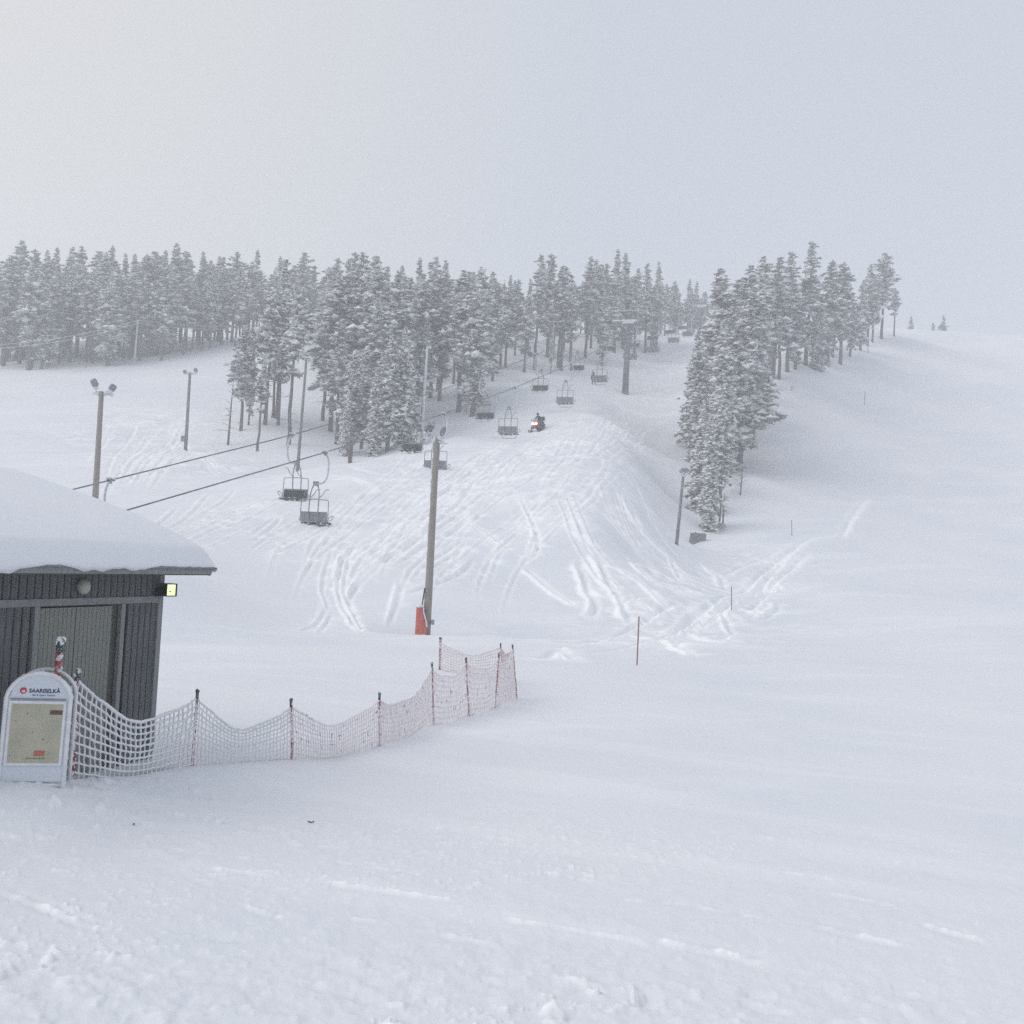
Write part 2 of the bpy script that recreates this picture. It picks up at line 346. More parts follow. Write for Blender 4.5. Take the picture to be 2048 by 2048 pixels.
TR = []  # (pixel polyline, half width m, depth m)
def tk(s, ox, oy, pts, w=.16, d=.14): TR.append(([(ox + a / s, oy + b / s) for a, b in pts], w * (-1 if s < 3 else 1), d))
s, ox, oy = 2.76, 1050, 800
for p, w, d in [
 ([(560,550),(620,680),(720,800),(830,900),(900,960),(1050,1000)],.3,.26), ([(450,640),(560,760),(660,850)],.2,.1),
 ([(480,910),(620,1000),(700,1060),(790,1140),(890,1165)],.26,.24), ([(600,900),(700,1000),(850,1060),(990,1110)],.24,.22),
 ([(560,890),(690,930),(760,990),(860,1010)],.2,.16), ([(300,900),(340,1020),(390,1120),(370,1190)],.34,.24), ([(400,860),(460,1000),(540,1120),(590,1230)],.34,.26),
 ([(340,880),(420,990),(500,1060)],.2,.16), ([(0,920),(100,1010),(210,1090),(330,1145)],.22,.22), ([(380,1030),(440,1070),(520,1090),(640,1130),(720,1170)],.24,.2),
 ([(750,900),(880,970),(1000,1020)],.26,.22), ([(800,860),(870,1000),(960,1030),(1060,1070)],.2,.16), ([(990,910),(1040,960),(1080,980),(1100,1040)],.28,.24),
 ([(320,1400),(480,1385),(640,1350),(850,1290),(1000,1190),(1180,1110),(1400,920),(1550,770),(1700,740)],.42,.24),
 ([(320,1350),(480,1310),(580,1260),(720,1180),(830,1120)],.3,.22), ([(780,1330),(900,1220),(1100,1090),(1300,960),(1420,870),(1500,790)],.34,.24),
 ([(860,1310),(1000,1240),(1180,1110),(1380,1000),(1500,900),(1560,850)],.3,.22), ([(1100,970),(1250,900),(1400,830)],.24,.18),
 ([(1150,1150),(1230,1165),(1310,1190)],.24,.2), ([(640,1290),(700,1320),(820,1290),(930,1180)],.34,.26), ([(940,1300),(1060,1340),(1100,1310)],.3,.2), ([(820,1340),(860,1380),(960,1420)],.4,.22),
 ([(1180,1100),(1300,1070),(1420,1075)],.24,.16), ([(1400,1120),(1380,1170),(1300,1215)],.25,.18), ([(560,1150),(660,1165),(800,1180)],.26,.2),
 ([(1740,760),(1800,650),(1880,540)],.3,.14), ([(260,640),(330,760),(430,900)],.16,.1), ([(0,690),(70,740),(60,850),(0,890)],.2,.16), ([(470,1180),(560,1100),(690,1090)],.2,.14),
 ([(0,1415),(110,1420),(180,1385),(300,1440)],.3,.12), ([(1100,1180),(1150,1300)],.22,.18), ([(1230,1180),(1380,1030),(1420,1065)],.26,.2)]:
    tk(s, ox, oy, p, w, d)
s, ox, oy = 3.864, 500, 800
for p, w, d in [
 ([(1500,900),(1300,1080),(1050,1220),(850,1380),(760,1560)],.22,.16), ([(1450,960),(1130,1170),(980,1300),(820,1450),(740,1600)],.28,.2),
 ([(720,1150),(690,1400),(700,1560),(800,1720),(880,1800)],.2,.16), ([(790,1130),(740,1350),(730,1500),(800,1640),(930,1790)],.22,.17), ([(690,1500),(760,1660),(850,1780)],.18,.14),
 ([(640,1160),(565,1400),(600,1590),(650,1650)],.16,.12), ([(600,1590),(540,1700),(380,1780)],.14,.1), ([(640,1640),(590,1730),(540,1790)],.16,.12),
 ([(1730,1220),(1600,1350),(1450,1410),(1180,1510)],.34,.18), ([(1170,1400),(1140,1560),(1110,1640),(1080,1740)],.3,.2), ([(1700,800),(1480,980),(1250,1110),(1110,1230)],.2,.15),
 ([(1730,880),(1550,1020),(1340,1130),(1120,1280)],.24,.16), ([(1200,930),(1010,1090),(900,1250)],.16,.12), ([(850,1080),(700,1250),(660,1400)],.14,.1),
 ([(0,1040),(160,930),(280,870)],.24,.16), ([(20,1090),(200,960),(230,900)],.24,.16), ([(0,1160),(180,1040),(320,1000)],.2,.12), ([(0,840),(200,780),(330,770)],.2,.1),
 ([(640,600),(830,620),(930,660)],.3,.18), ([(520,580),(720,590),(860,630)],.2,.12), ([(750,500),(950,560),(1150,580)],.24,.16), ([(1000,520),(1100,480),(1200,470)],.26,.14),
 ([(1600,620),(1500,720),(1300,860)],.16,.12), ([(1730,640),(1640,780),(1520,880)],.16,.12), ([(1240,560),(1100,640),(980,700)],.2,.12), ([(900,720),(750,760),(600,900)],.14,.1),
 ([(1730,1020),(1560,1140),(1400,1240),(1250,1400)],.22,.14),([(1660,1140),(1500,1240),(1340,1330)],.2,.14)]:
    tk(s, ox, oy, p, w, d)
for p in [[(360,1010),(300,1060),(250,1090)],[(420,985),(380,1030),(330,1060)],[(470,975),(450,1000),(400,1030)]]: TR.append((p, .25, .12))
for p in [[(1180,815),(1130,880),(1060,960)],[(1220,820),(1150,900),(1080,990)],[(1250,820),(1200,880),(1120,950)],[(1290,850),(1210,900),(1110,935)],[(1330,870),(1250,905),(1190,960)],
          [(1260,930),(1290,1000),(1330,1080),(1400,1150)],[(1100,870),(1020,920),(960,990)],[(1060,900),(990,930),(900,1010)],[(1150,860),(1080,900),(1010,970)],[(1000,890),(930,930),(840,1000)],
          [(1240,800),(1260,850),(1300,880)],[(1320,820),(1260,850),(1190,860)],[(1340,840),(1280,870),(1200,900)],[(230,960),(290,890),(330,850)],[(250,970),(330,900),(390,850)],[(280,960),(360,920),(420,900)],
          [(330,870),(380,900),(440,950)],[(210,960),(240,900),(280,840)],[(350,860),(430,925),(480,950)],[(900,1020),(960,1060),(1020,1100)],[(1040,1000),(1070,1060),(1060,1110)],
          [(1900,950),(1820,1080),(1700,1220)],[(1960,880),(1850,1080),(1760,1300)]]: TR.append((p, .24, .17))
TR = TR[:-2]
rt_ = random.Random(5)
for i in range(26):
    a, b = rt_.uniform(880, 1280), rt_.uniform(860, 950); k = rt_.uniform(.75, 1.2); m_ = rt_.uniform(.6, 1)
    TR.append(([(a, b), (a - 90 * k, b + 55), (a - 190 * k, b + 130), (a - 270 * k, b + 210 * m_), (a - 300 * k, b + 290 * m_)], rt_.uniform(.18, .26), rt_.uniform(.06, .13)))
for i in range(9):
    a, b = rt_.uniform(1090, 1250), rt_.uniform(930, 1010); TR.append(([(a, b), (a + 35, b + 90), (a + 100, b + 165), (a + 200, b + 225)], .2, rt_.uniform(.06, .13)))
for i in range(12):
    a, b = rt_.uniform(220, 460), rt_.uniform(820, 930); TR.append(([(a, b), (a - 40, b + 30), (a - 70, b + 75)], .24, rt_.uniform(.1, .18)))
for i in range(10):
    a, b = rt_.uniform(480, 720), rt_.uniform(960, 1040); TR.append(([(a, b), (a - 60, b + 22), (a - 140, b + 60), (a - 200, b + 70)], .22, rt_.uniform(.06, .14)))
FG = [([(0,1780),(40,1796),(110,1825),(180,1850),(250,1868)], .035, 1), ([(300,1745),(400,1738),(467,1745),(598,1763)], .035, .7), ([(489,1815),(580,1837)], .03, .8),
 ([(1559,1744),(1679,1763)], .03, .8), ([(1300,1879),(1428,1903),(1548,1934)], .06, 1), ([(1842,1845),(1935,1875),(2008,1895)], .045, 1), ([(1617,1852),(1706,1872),(1830,1899)], .05, .8),
 ([(1397,1821),(1532,1841)], .03, .7), ([(670,1725),(760,1740),(860,1750)], .03, .7), ([(647,1765),(800,1785),(950,1810)], .04, .8), ([(0,1675),(80,1688)], .03, .6),
 ([(1000,1840),(1150,1860),(1300,1890)], .04, .6), ([(1480,2000),(1600,2030)], .05, .7), ([(1780,1980),(1880,2000)], .05, .9), ([(700,1838),(790,1850)], .03, .6), ([(1650,1790),(1800,1815)],.04,.5),([(560,1690),(700,1700)],.03,.5),([(1080,1745),(1220,1770)],.03,.6),([(880,1875),(1010,1900)],.04,.6),([(340,1700),(520,1722)],.03,.5),([(1240,1800),(1380,1812)],.03,.6),([(200,1930),(330,1965)],.05,.7),([(1100,1960),(1260,1990)],.06,.8),([(600,1960),(720,1985)],.05,.7),([(1880,1700),(2000,1712)],.03,.5)]
def poly_dist(P2, pad):
    x0, x1 = P2[:, 0].min() - pad, P2[:, 0].max() + pad; y0, y1 = P2[:, 1].min() - pad, P2[:, 1].max() + pad
    idx = np.where((X > x0) & (X < x1) & (Y > y0) & (Y < y1)); xs, ys = X[idx], Y[idx]
    if len(xs) == 0: return None
    best = np.full(len(xs), 1e9); par = np.zeros(len(xs)); acc = 0; sgn = np.zeros(len(xs))
    for i in range(len(P2) - 1):
        a, b = P2[i], P2[i + 1]; d = b - a; l2 = d @ d + 1e-9; l = math.sqrt(l2)
        t = np.clip(((xs - a[0]) * d[0] + (ys - a[1]) * d[1]) / l2, 0, 1)
        ex, ey = xs - a[0] - t * d[0], ys - a[1] - t * d[1]; dd = np.hypot(ex, ey)
        k = dd < best; best[k] = dd[k]; par[k] = acc + t[k] * l; sgn[k] = np.sign(ex * d[1] - ey * d[0])[k]; acc += l
    return idx, best, par, acc, sgn
for pp, w, d in TR:
    g = [ground(u, v) for u, v in pp]; g = [q[:2] for q in g if q is not None]
    if len(g) < 2: continue
    if w < 0: w = min(.19, -w * .62); d *= .75; pg = 1.5
    else: w = min(.125, max(.085, w * .42)); d = min(.11, d * .6); pg = 1.0
    P2 = np.array(smooth(g, 6)); R_ = poly_dist(P2, w * 6)
    if R_ is None: continue
    idx, dist, par, tot, sgn = R_
    wob = 1 + .5 * (vn(par * 1.3, par * 0 + w * 90, 41) - .5) + .3 * (vn(par * 4, par * 0 + w * 70, 43) - .5)
    env = sstep(0, .18, par / tot) * sstep(1, .85, par / tot) * .8 + .2
    dist = dist / wob
    prof = -np.exp(-(dist / w) ** 2) + .75 * np.exp(-((dist - 1.9 * w) / (.7 * w)) ** 2) * (.6 + .5 * sgn)
    Z[idx] += d * prof * env
    powder[idx] += pg * np.exp(-((dist - 1.9 * w) / (1.1 * w)) ** 2) * env * min(1, d / .10) * (.6 + .4 * sgn)
    powder[idx] += .45 * np.exp(-(dist / (5 * w)) ** 2) * env * sstep(.6, .85, vn(X[idx] * 2.2, Y[idx] * 2.2, 47))
for pp, w, a in FG:
    w *= 1.0; a *= 1.1
    g = np.array([ground(u, v)[:2] for u, v in pp]); P2 = np.array(smooth(g, 5)); idx, dist, par, tot, sgn = poly_dist(P2, w * 5)
    br = sstep(.30, .62, vn(par * 6, par * 0 + w * 500, 51)); env = sstep(0, .1, par / tot) * sstep(1, .8, par / tot)
    lump = sstep(.25, .8, vn(X[idx] * 14, Y[idx] * 14, 53) * .6 + vn(X[idx] * 34, Y[idx] * 34, 54) * .4) * 1.5
    Z[idx] += .016 * a * np.exp(-(dist / w) ** 2) * env * br * lump - .015 * a * np.exp(-((dist - 2 * w) / w) ** 2) * env
    powder[idx] += a * 1.0 * np.exp(-(dist / (w * 1.1)) ** 2) * env * br * np.clip(lump + .45, 0, 1)
# loose clods near the camera and along the snow bank
near = sstep(17, 8.5, RR) * inner
band = sstep(-.05, .22, fbm(U / 3.5, V / 1.1, 3, 61)); base = .25 + .75 * band
cl1 = sstep(.64, .84, vn(X * 6.5, Y * 6.5, 63) * .6 + vn(X * 15, Y * 15, 64) * .4)
cl2 = sstep(.62, .82, vn(X * 15, Y * 15, 65) * .6 + vn(X * 32, Y * 32, 66) * .4)
dip = sstep(.68, .9, vn(X * 2.6 + 5, Y * 2.6, 67) * .7 + vn(X * 7, Y * 7, 68) * .3)
nn2 = sstep(10.0, 7.6, RR)
Z += near * base * (.045 * cl1 * (.4 + 1.2 * nn2) + .022 * cl2 - .07 * dip * (.25 + 1.2 * nn2)) + near * (.022 + .03 * nn2) * fbm(X * 7, Y * 7, 4, 69)
powder += near * base * (1.0 * cl1 * (.3 + .7 * nn2) + .8 * cl2)
Z += .05 * fbm(U / 5, V / 1.6, 3, 91) * sstep(9, 15, RR) * sstep(60, 35, RR)
mid = sstep(24, 12, RR) * inner; Z += mid * .016 * fbm(U * 1.6, V * 4, 4, 75)
Z += .10 * fbm(U / 9, V / 2.2, 4, 77) * sstep(90, 130, RR) * fade
bank = np.exp(-((X + 4.0) / 2.6) ** 2 - ((Y - 12.6) / 1.1) ** 2)
Z += bank * (.10 * fbm(X * 1.6, Y * 1.6, 4, 71) + .05 * cl1); powder += bank * cl1 * .4
powder += .22 * sstep(.0, .25, fbm(U / 9, V / 1.8, 5, 95)) * sstep(10, 20, RR) + .20 * sstep(.0, .28, fbm((X * .94 - Y * .34) / 4, (X * .34 + Y * .94) / .7, 5, 97)) * sstep(7, 9, RR) * sstep(40, 18, RR)
g = P(850, 1265, 45); rr = np.hypot((X - g[0] + .3) / 1.7, (Y - g[1] - .5) / 1.3)
pink_tint = .42 * np.exp(-(rr / .8) ** 2) * (.6 + .8 * vn(X * 1.5, Y * 1.5, 73))  # pinkish snow colour round the central pole foot, fading outwards
powder = np.clip(powder, 0, 1) * (.35 + .65 * (RR < 1e9))
co = np.stack([X, Y, Z], -1).reshape(-1, 3)
i, j = np.meshgrid(np.arange(nr - 1), np.arange(nt), indexing='ij'); j2 = (j + 1) % nt
quads = np.stack([i * nt + j, i * nt + j2, (i + 1) * nt + j2, (i + 1) * nt + j], -1).reshape(-1, 4)
me = bpy.data.meshes.new('snow_ground'); cvi = len(co); co = np.vstack([co, [[0, 0, float(Z[0].mean())]]])
me.vertices.add(len(co)); me.vertices.foreach_set('co', co.astype(np.float32).ravel())
capt = np.stack([np.full(nt, cvi), (np.arange(nt) + 1) % nt, np.arange(nt)], -1)
nl = quads.size + capt.size; me.loops.add(nl); me.loops.foreach_set('vertex_index', np.concatenate([quads[:, ::-1].ravel(), capt[:, ::-1].ravel()]).astype(np.int32))
me.polygons.add(len(quads) + len(capt))
me.polygons.foreach_set('loop_start', np.concatenate([np.arange(len(quads)) * 4, len(quads) * 4 + np.arange(len(capt)) * 3]).astype(np.int32))
me.polygons.foreach_set('use_smooth', np.ones(len(quads) + len(capt), bool)); me.update(calc_edges=True); me.validate()
for nm, arr in (('powder', powder), ('pink_tint', pink_tint)):
    a = me.attributes.new(nm, 'FLOAT', 'POINT'); a.data.foreach_set('value', np.append(arr.ravel(), 0).astype(np.float32))
me.materials.append(M['ground'])
if me.polygons[0].normal.z < 0: me.flip_normals()
tag(link('snow_ground', me), 'snow covered ski slope with tracks, rising from flat foreground to the hill', kind='structure')
print('ground quads', len(quads))
#==ENDSNOW==
# ------------------------------------------------------------------ building
bC = np.array([-5.03, 16.0]); a17 = math.atan2(.3073, 1.0); ev = np.array([math.sin(a17), math.cos(a17)])
LX = Vector((-ev[0], -ev[1], 0)); LY = Vector((ev[1], -ev[0], 0))     # along wall towards the near end / outward
brz = math.atan2(LX.y, LX.x)
bld = empty('equipment_shed', (bC[0], bC[1], 0), 'dark grey board-clad shed with double door and thick snow on its roof', 'shed', rz=brz)
def wall_sz(u, v, off=0):
    d = ray(u, v); o = np.array([0, 0, EYE]); n2 = np.array([LY.x, LY.y]); t = ((bC + n2 * off - o[:2]) @ n2) / (d[:2] @ n2)
    q = o + d * t; return (q[:2] - bC) @ np.array([LX.x, LX.y]), q[2]
WL, WD = 4.7, 7.4
b = MB(); b.box((WL / 2, -WD / 2 - .03, 1.2), (WL, WD, 3.0), 'wallback'); b.build('wall', bld)
zl0, zl1 = 2.335, 2.235     # lintel board bottom below, top above
zl1 = wall_sz(150, 1196)[1]; zl0 = wall_sz(150, 1210)[1]; ztop = 2.66
sdr = wall_sz(240, 1300)[0]; sdl = wall_sz(64, 1300)[0]; dR, dL = sdr + .085, sdl - .0
board_cache = {}
def board(s0, wd, z0, z1, m, y=.012, th_=.024, name='plank'):
    k = (round(wd, 3), round(z1 - z0, 2), m, th_)
    if k not in board_cache:
        q = MB(); bv = .004; hw, hh, ht = wd / 2, (z1 - z0) / 2, th_ / 2
        prof = [(-hw, -ht), (hw, -ht), (hw, ht - bv), (hw - bv, ht), (-hw + bv, ht), (-hw, ht - bv)]
        vs = [(x, yy, -hh) for x, yy in prof] + [(x, yy, hh) for x, yy in prof]; kk = 6
        q.add(vs, [tuple(range(kk))[::-1], tuple(range(kk, 2 * kk))] + [(i, (i + 1) % kk, kk + (i + 1) % kk, kk + i) for i in range(kk)], m)
        board_cache[k] = q.mesh(name)
    o = link(name, board_cache[k], bld, (s0 + wd / 2, y + random.uniform(-.002, .002), (z0 + z1) / 2)); return o
pitch = .133; s = .10
while s < WL - .1:                                   # boards above the lintel
    board(s + .007, pitch - .022, zl1 + .002, ztop, 'board'); s += pitch
s = .10
while s + pitch < dR - .06:                           # right of the door
    board(s + .007, pitch - .022, -.5, zl0 - .002, 'board'); s += pitch
s = dL + .11
while s < WL - .1:                                   # left of the door
    board(s + .007, pitch - .022, -.5, zl0 - .002, 'board', y=random.choice([.012, .022])); s += pitch
b = MB(); b.box((WL / 2, .022, (zl0 + zl1) / 2), (WL, .05, zl1 - zl0), 'trim'); b.build('lintel_board', bld)
b = MB(); b.box((.045, .02, 1.08), (.11, .06, 3.16), 'trim'); b.box((-.012, -.05, 1.08), (.024, .12, 3.16), 'trim'); b.build('corner_board', bld)
for s0 in (dR, dL + .05):
    b = MB(); b.box((s0 - .035, .024, .9), (.085, .06, 2 * (zl0 - .9) - .004), 'trim'); b.build('door_jamb', bld)
b = MB(); b.box(((dR + .01 + dR + .13) / 2, -.03, .9), (.16, .02, 2 * (zl0 - .9) - .01), 'doorside'); b.build('door_reveal', bld)
x0, x1 = dR + .13, dL - .04; xm = (x0 + x1) / 2; nb = 9
for lf, (a, c) in enumerate(((x0, xm - .006), (xm + .006, x1))):
    d = MB(); d.box(((a + c) / 2, -.028, .85), (c - a, .012, 2.5), 'doorside'); dr = d.build('door', bld)
    dz1 = zl0 - .03
    w_ = (c - a) / nb
    q = MB(); q.box((0, 0, 0), (w_ - .009, .016, dz1 + .4), 'door'); dm = q.mesh('plank')
    for k in range(nb): link('plank', dm, dr, (a + w_ * (k + .5), -.016, (dz1 - .4) / 2))
    if lf == 0:
        q = MB(); q.box((c - .05, .0, 1.05), (.03, .03, .14), 'metal'); q.tube([(c - .05, .02, 1.1), (c - .05, .06, 1.1), (c - .16, .06, 1.1)], .009, 'metal'); q.build('handle', dr)
# roof: fascia, deck, snow
OV, OE, sl = .60, .32, .25; zd = ztop
roof = MB()
W1 = 3.9
for y0, y1_, s_ in ((OV, -W1, 1), (-W1, -W1 * 2 - OV, -1)):
    za = zd + (0 if s_ > 0 else (W1 + OV) * sl); zb = zd + ((W1 + OV) * sl if s_ > 0 else 0)
    vs = [(-OE, y0, za), (WL + .4, y0, za), (WL + .4, y1_, zb), (-OE, y1_, zb)]; vs += [(x, y, z + .05) for x, y, z in vs]
    roof.add(vs, [(0, 1, 2, 3)[::-1], (4, 5, 6, 7), (0, 1, 5, 4), (1, 2, 6, 5), (2, 3, 7, 6), (3, 0, 4, 7)], 'doorside')
rf = roof.build('roof', bld)
b = MB(); b.box((WL / 2 + .04, OV + .012, zd + .065), (WL + .4 + OE, .03, .10), 'trim'); b.build('fascia_board', rf)
b = MB(); b.box((WL / 2 + .04, OV + .036, zd + .108), (WL + .4 + OE - .02, .05, .02), 'trim'); b.build('drip_edge', rf)
q = MB(); L_ = math.hypot(W1 + OV, (W1 + OV) * sl); q.box((0, 0, 0), (.03, L_, .12), 'trim', rot=Matrix.Rotation(-math.atan(sl), 3, 'X'))
q.build('barge_board', rf, (-OE - .016, (OV - W1) / 2, zd + (W1 + OV) * sl / 2 + .05))
# snow slab on the roof
ns, nw = 150, 110
sS = np.linspace(-OE - .05, WL + .5, ns); wS = np.concatenate([np.linspace(-.07, .5, 34)[:-1], np.linspace(.5, W1 + OV, 40), np.linspace(W1 + OV, 2 * (W1 + OV) + .05, 37)[1:]]); nw = len(wS)
SS, WW = np.meshgrid(sS, wS, indexing='ij')
ridge = W1 + OV; deck = zd + .06 + sl * np.where(WW < ridge, WW, 2 * ridge - WW)
edge = np.minimum(WW + .07, SS + OE + .05); ew = np.clip((WW + .07) / .22, 0, 1); es = np.clip((SS + OE + .05) / .22, 0, 1)
thick = (.28 + .25 * (1 - np.exp(-np.clip(WW, 0, 9) / .9))) * np.sqrt(1 - (1 - ew) ** 2 * .85) * np.sqrt(1 - (1 - es) ** 2 * .85)
soft = -.16 * np.exp(-((WW - ridge) / .7) ** 2)
top = deck + .02 + thick + soft * (thick > .3) + .035 * fbm(SS / 1.3, WW / 1.3, 3, 81) * np.clip(edge * 3, 0, 1)
v3 = np.stack([SS, OV - WW, top], -1)
lip = (wS < .02)
bot = deck - .0; droop = .13 * np.clip(vn(SS[:, 0] * 1.3 + 3, SS[:, 0] * 0, 83) * 1.8 - .75, 0, 1) * (.5 + vn(SS[:, 0] * 5, SS[:, 0] * 0, 85)) + .012 * vn(SS[:, 0] * 9, SS[:, 0] * 0, 84)
vsl = v3.reshape(-1, 3).tolist(); fs = [(i * nw + j, (i + 1) * nw + j, (i + 1) * nw + j + 1, i * nw + j + 1) for i in range(ns - 1) for j in range(nw - 1)]
sn = MB(); sn.add(vsl, [f[::-1] for f in fs], 'snow', True)
# front face with a ragged lower lip, and gable face
fr = []; 
for i in range(ns): 
    x_ = sS[i]; zt = top[i, 0]; fr += [(x_, OV + .07, zt), (x_, OV + .088, (zt * .5 + (zd + .10) * .5)), (x_, OV + .07, zd + .125 - droop[i]), (x_, OV - .06, zd + .118)]
sn.add(fr, [(i * 4 + k, i * 4 + k + 1, (i + 1) * 4 + k + 1, (i + 1) * 4 + k) for i in range(ns - 1) for k in range(3)], 'snow', True)
ge = []
for j in range(nw): ge += [(sS[0], OV - wS[j], top[0, j]), (sS[0] - .03, OV - wS[j], deck[0, j] + .06), (sS[0] + .03, OV - wS[j], deck[0, j] - .0 + .002)]
sn.add(ge, [(j * 3 + k, (j + 1) * 3 + k, (j + 1) * 3 + k + 1, j * 3 + k + 1) for j in range(nw - 1) for k in range(2)], 'snow', True)
sn.build('roof_snow', rf)
sv, zv = wall_sz(71, 945, -3.5); zv = zd + .06 + sl * (OV + 3.5) + .33
q = MB(); q.tube([(0, 0, -.5), (0, 0, -.01)], .035, 'dark', 8); q.ell((0, 0, .0), (.06, .06, .02), 'dark'); q.build('roof_vent', rf, (sv, -3.5, zv))
# wall lamp and lit floodlight
s_, z_ = wall_sz(166, 1173, .08); wp = bld.matrix_world if False else None
def bw(s, y, z): return (bC[0] + LX.x * s + LY.x * y, bC[1] + LX.y * s + LY.y * y, z)
gl = empty('globe_lamp', bw(s_, .03, z_), 'round pale unlit globe lamp on the shed wall above the double door', 'lamp', rz=brz)
q = MB(); q.tube([(0, 0, 0), (0, .03, 0)], .08, 'trim', 20); q.build('lamp_base', gl)
q = MB(); q.ell((0, .065, 0), (.10, .075, .102), 'globe', 20, 12); q.build('globe_shade', gl)
s_, z_ = .10, wall_sz(325, 1180, .2)[1]
fl = empty('floodlight', bw(s_, .03, z_), 'square black floodlight shining yellow-green at the corner of the shed', 'floodlight', rz=brz)
q = MB(); q.box((0, .05, -.01), (.14, .1, .05), 'black'); q.tube([(-.08, .09, -.02), (0, .2, -.02)], .012, 'black'); q.box((.05, .03, -.07), (.10, .06, .06), 'black'); q.build('bracket', fl)
fr_ = Matrix.Rotation(math.radians(62) , 3, 'Z') @ Matrix.Rotation(math.radians(-8), 3, 'X')
fr_ = Matrix.Rotation(math.radians(-12), 3, 'Z')
q = MB(); cc = Vector((-.02, .20, 0)); q.box(cc + fr_ @ Vector((0, -.075, 0)), (.20, .12, .185), 'black', rot=fr_ , taper=.98)
for k in range(6): q.box(cc + fr_ @ Vector((-.08 + .032 * k, -.105, 0)), (.008, .05, .15), 'black', rot=fr_)
for sx in (-1, 1): q.box(cc + fr_ @ Vector((sx * .094, 0, 0)), (.014, .03, .185), 'black', rot=fr_)
for sz in (-1, 1): q.box(cc + fr_ @ Vector((0, 0, sz * .086)), (.174, .03, .014), 'black', rot=fr_)
hs = q.build('lamp_housing', fl)
q = MB(); q.box(cc + fr_ @ Vector((0, -.008, 0)), (.172, .006, .156), 'lampface', rot=fr_); q.build('lamp_lens', fl)

# ------------------------------------------------------------------ A-board sign
sg = P(62, 1565, 12.3); sgz = H(sg[0], sg[1])
face = math.atan2(sg[0], sg[1])
sign = empty('sandwich_board', (sg[0], sg[1], sgz), 'white arched pavement sign with SAARISELKÄ header and beige poster, standing in the snow', 'sign', rz=-face + math.radians(-9))
lean = math.radians(7); RW = .335; top_z = P(76, 1347, 12.35)[2] - sgz
def onp(x, z, y=0): return Vector((x, -y * math.cos(lean) + (z) * math.sin(lean), z * math.cos(lean) + y * math.sin(lean)))
# local: -y towards camera
AZ = top_z - RW * .92
def arch(R_, z0, n=26, top=AZ):
    p = [(-R_, z0), (-R_, (z0 + top) / 2), (-R_, top)]
    p += [(-R_ * math.cos(t), top + R_ * .92 * math.sin(t)) for t in np.linspace(0, pi, n)[1:-1]]
    return p + [(R_, top), (R_, (z0 + top) / 2), (R_, z0)]
q = MB(); q.tube([onp(x, z) for x, z in arch(RW, -.35)], .026, 'white', 10, jit=.06); q.tube([onp(-RW, -.02), onp(RW, -.02)], .02, 'white')
q.build('frame', sign)
pl = arch(RW - .015, .02); vs = [onp(x, z, .004) for x, z in pl]; vs2 = [onp(x, z, -.016) for x, z in pl]; k = len(pl)
q = MB(); q.add(vs + vs2, [tuple(range(k)), tuple(range(k, 2 * k))[::-1]] + [(i, (i + 1) % k, k + (i + 1) % k, k + i) for i in range(k)], 'panel'); q.build('header_panel', sign)
zt = AZ - .02; zb = .22; pw = .268
def rect(x0, z0, x1, z1, y, th_, m, name, parent=sign):
    q = MB(); vs = [onp(x0, z0, y), onp(x1, z0, y), onp(x1, z1, y), onp(x0, z1, y)] + [onp(x0, z0, y + th_), onp(x1, z0, y + th_), onp(x1, z1, y + th_), onp(x0, z1, y + th_)]
    q.add(vs, [(0, 1, 2, 3)[::-1], (4, 5, 6, 7), (0, 1, 5, 4), (1, 2, 6, 5), (2, 3, 7, 6), (3, 0, 4, 7)], m); return q.build(name, parent)
pf = rect(-pw - .03, zb - .03, pw + .03, zt + .02, .006, .014, 'white', 'poster_frame')
pst = rect(-pw, zb, pw, zt - .01, .021, .002, 'beige', 'poster')
rect(.135, zt - .125, pw, zt - .075, .0235, .001, 'brown', 'tape_patch', pst)
rect(-.0, zb + .075, .115, zb + .135, .0235, .001, 'orange', 'printed_label', pst)
q = MB()
for k_, (cx, cz, rr_) in enumerate(((.025, .11, .014), (.05, .095, .012), (.062, .118, .013), (.088, .10, .014))):
    q.tube([onp(cx + rr_ * math.cos(t), zb + cz - .005 + rr_ * math.sin(t), .0255) for t in np.linspace(k_, k_ + 4.4, 9)], .0028, 'orangelight', 4)
q.build('label_swirls', pst)
q = MB(); xx = -.065
while xx < .12: w_ = random.uniform(.006, .018); q.box(onp(xx, zb + .05 + random.uniform(-.002, .002), .0245), (w_, .001, .010), 'greenprint', rot=Matrix.Rotation(-lean, 3, 'X')); xx += w_ + .004
q.build('small_print', pst)
q = MB()
for cx, cz, w_, h_ in ((-.10, .70, .012, .035), (-.22, .60, .02, .008), (-.20, .60, .01, .012), (-.03, .44, .014, .008), (.09, .34, .022, .018), (.13, .30, .018, .008), (-.24, .10, .018, .012), (.16, .14, .01, .016)):
    q.ell(onp(cx, zb + cz * (zt - zb) / .86, .023), (w_ / 2, .0015, h_ / 2), 'greenprint', 7, 5)
q.build('dirt_specks', pst)
rect(-.29, zt + .035, .29, zt + .05, .006, .012, 'trim', 'panel_rail')
q = MB(); cx, cz = -.165, zt + .135
q.tube([onp(cx, cz, .005), onp(cx, cz, .0075)], .036, 'logo', 28); lg = q.build('round_logo', sign)
q = MB(); q.ell(onp(cx + .002, cz - .012, .008), (.022, .0015, .010), 'white', 14, 6); q.ell(onp(cx + .010, cz + .002, .008), (.008, .0015, .006), 'white'); q.tube([onp(cx - .018, cz - .006, .0085), onp(cx - .006, cz + .005, .0085), onp(cx + .012, cz + .004, .0085)], .003, 'white', 4)
q.build('logo_swoosh', lg)
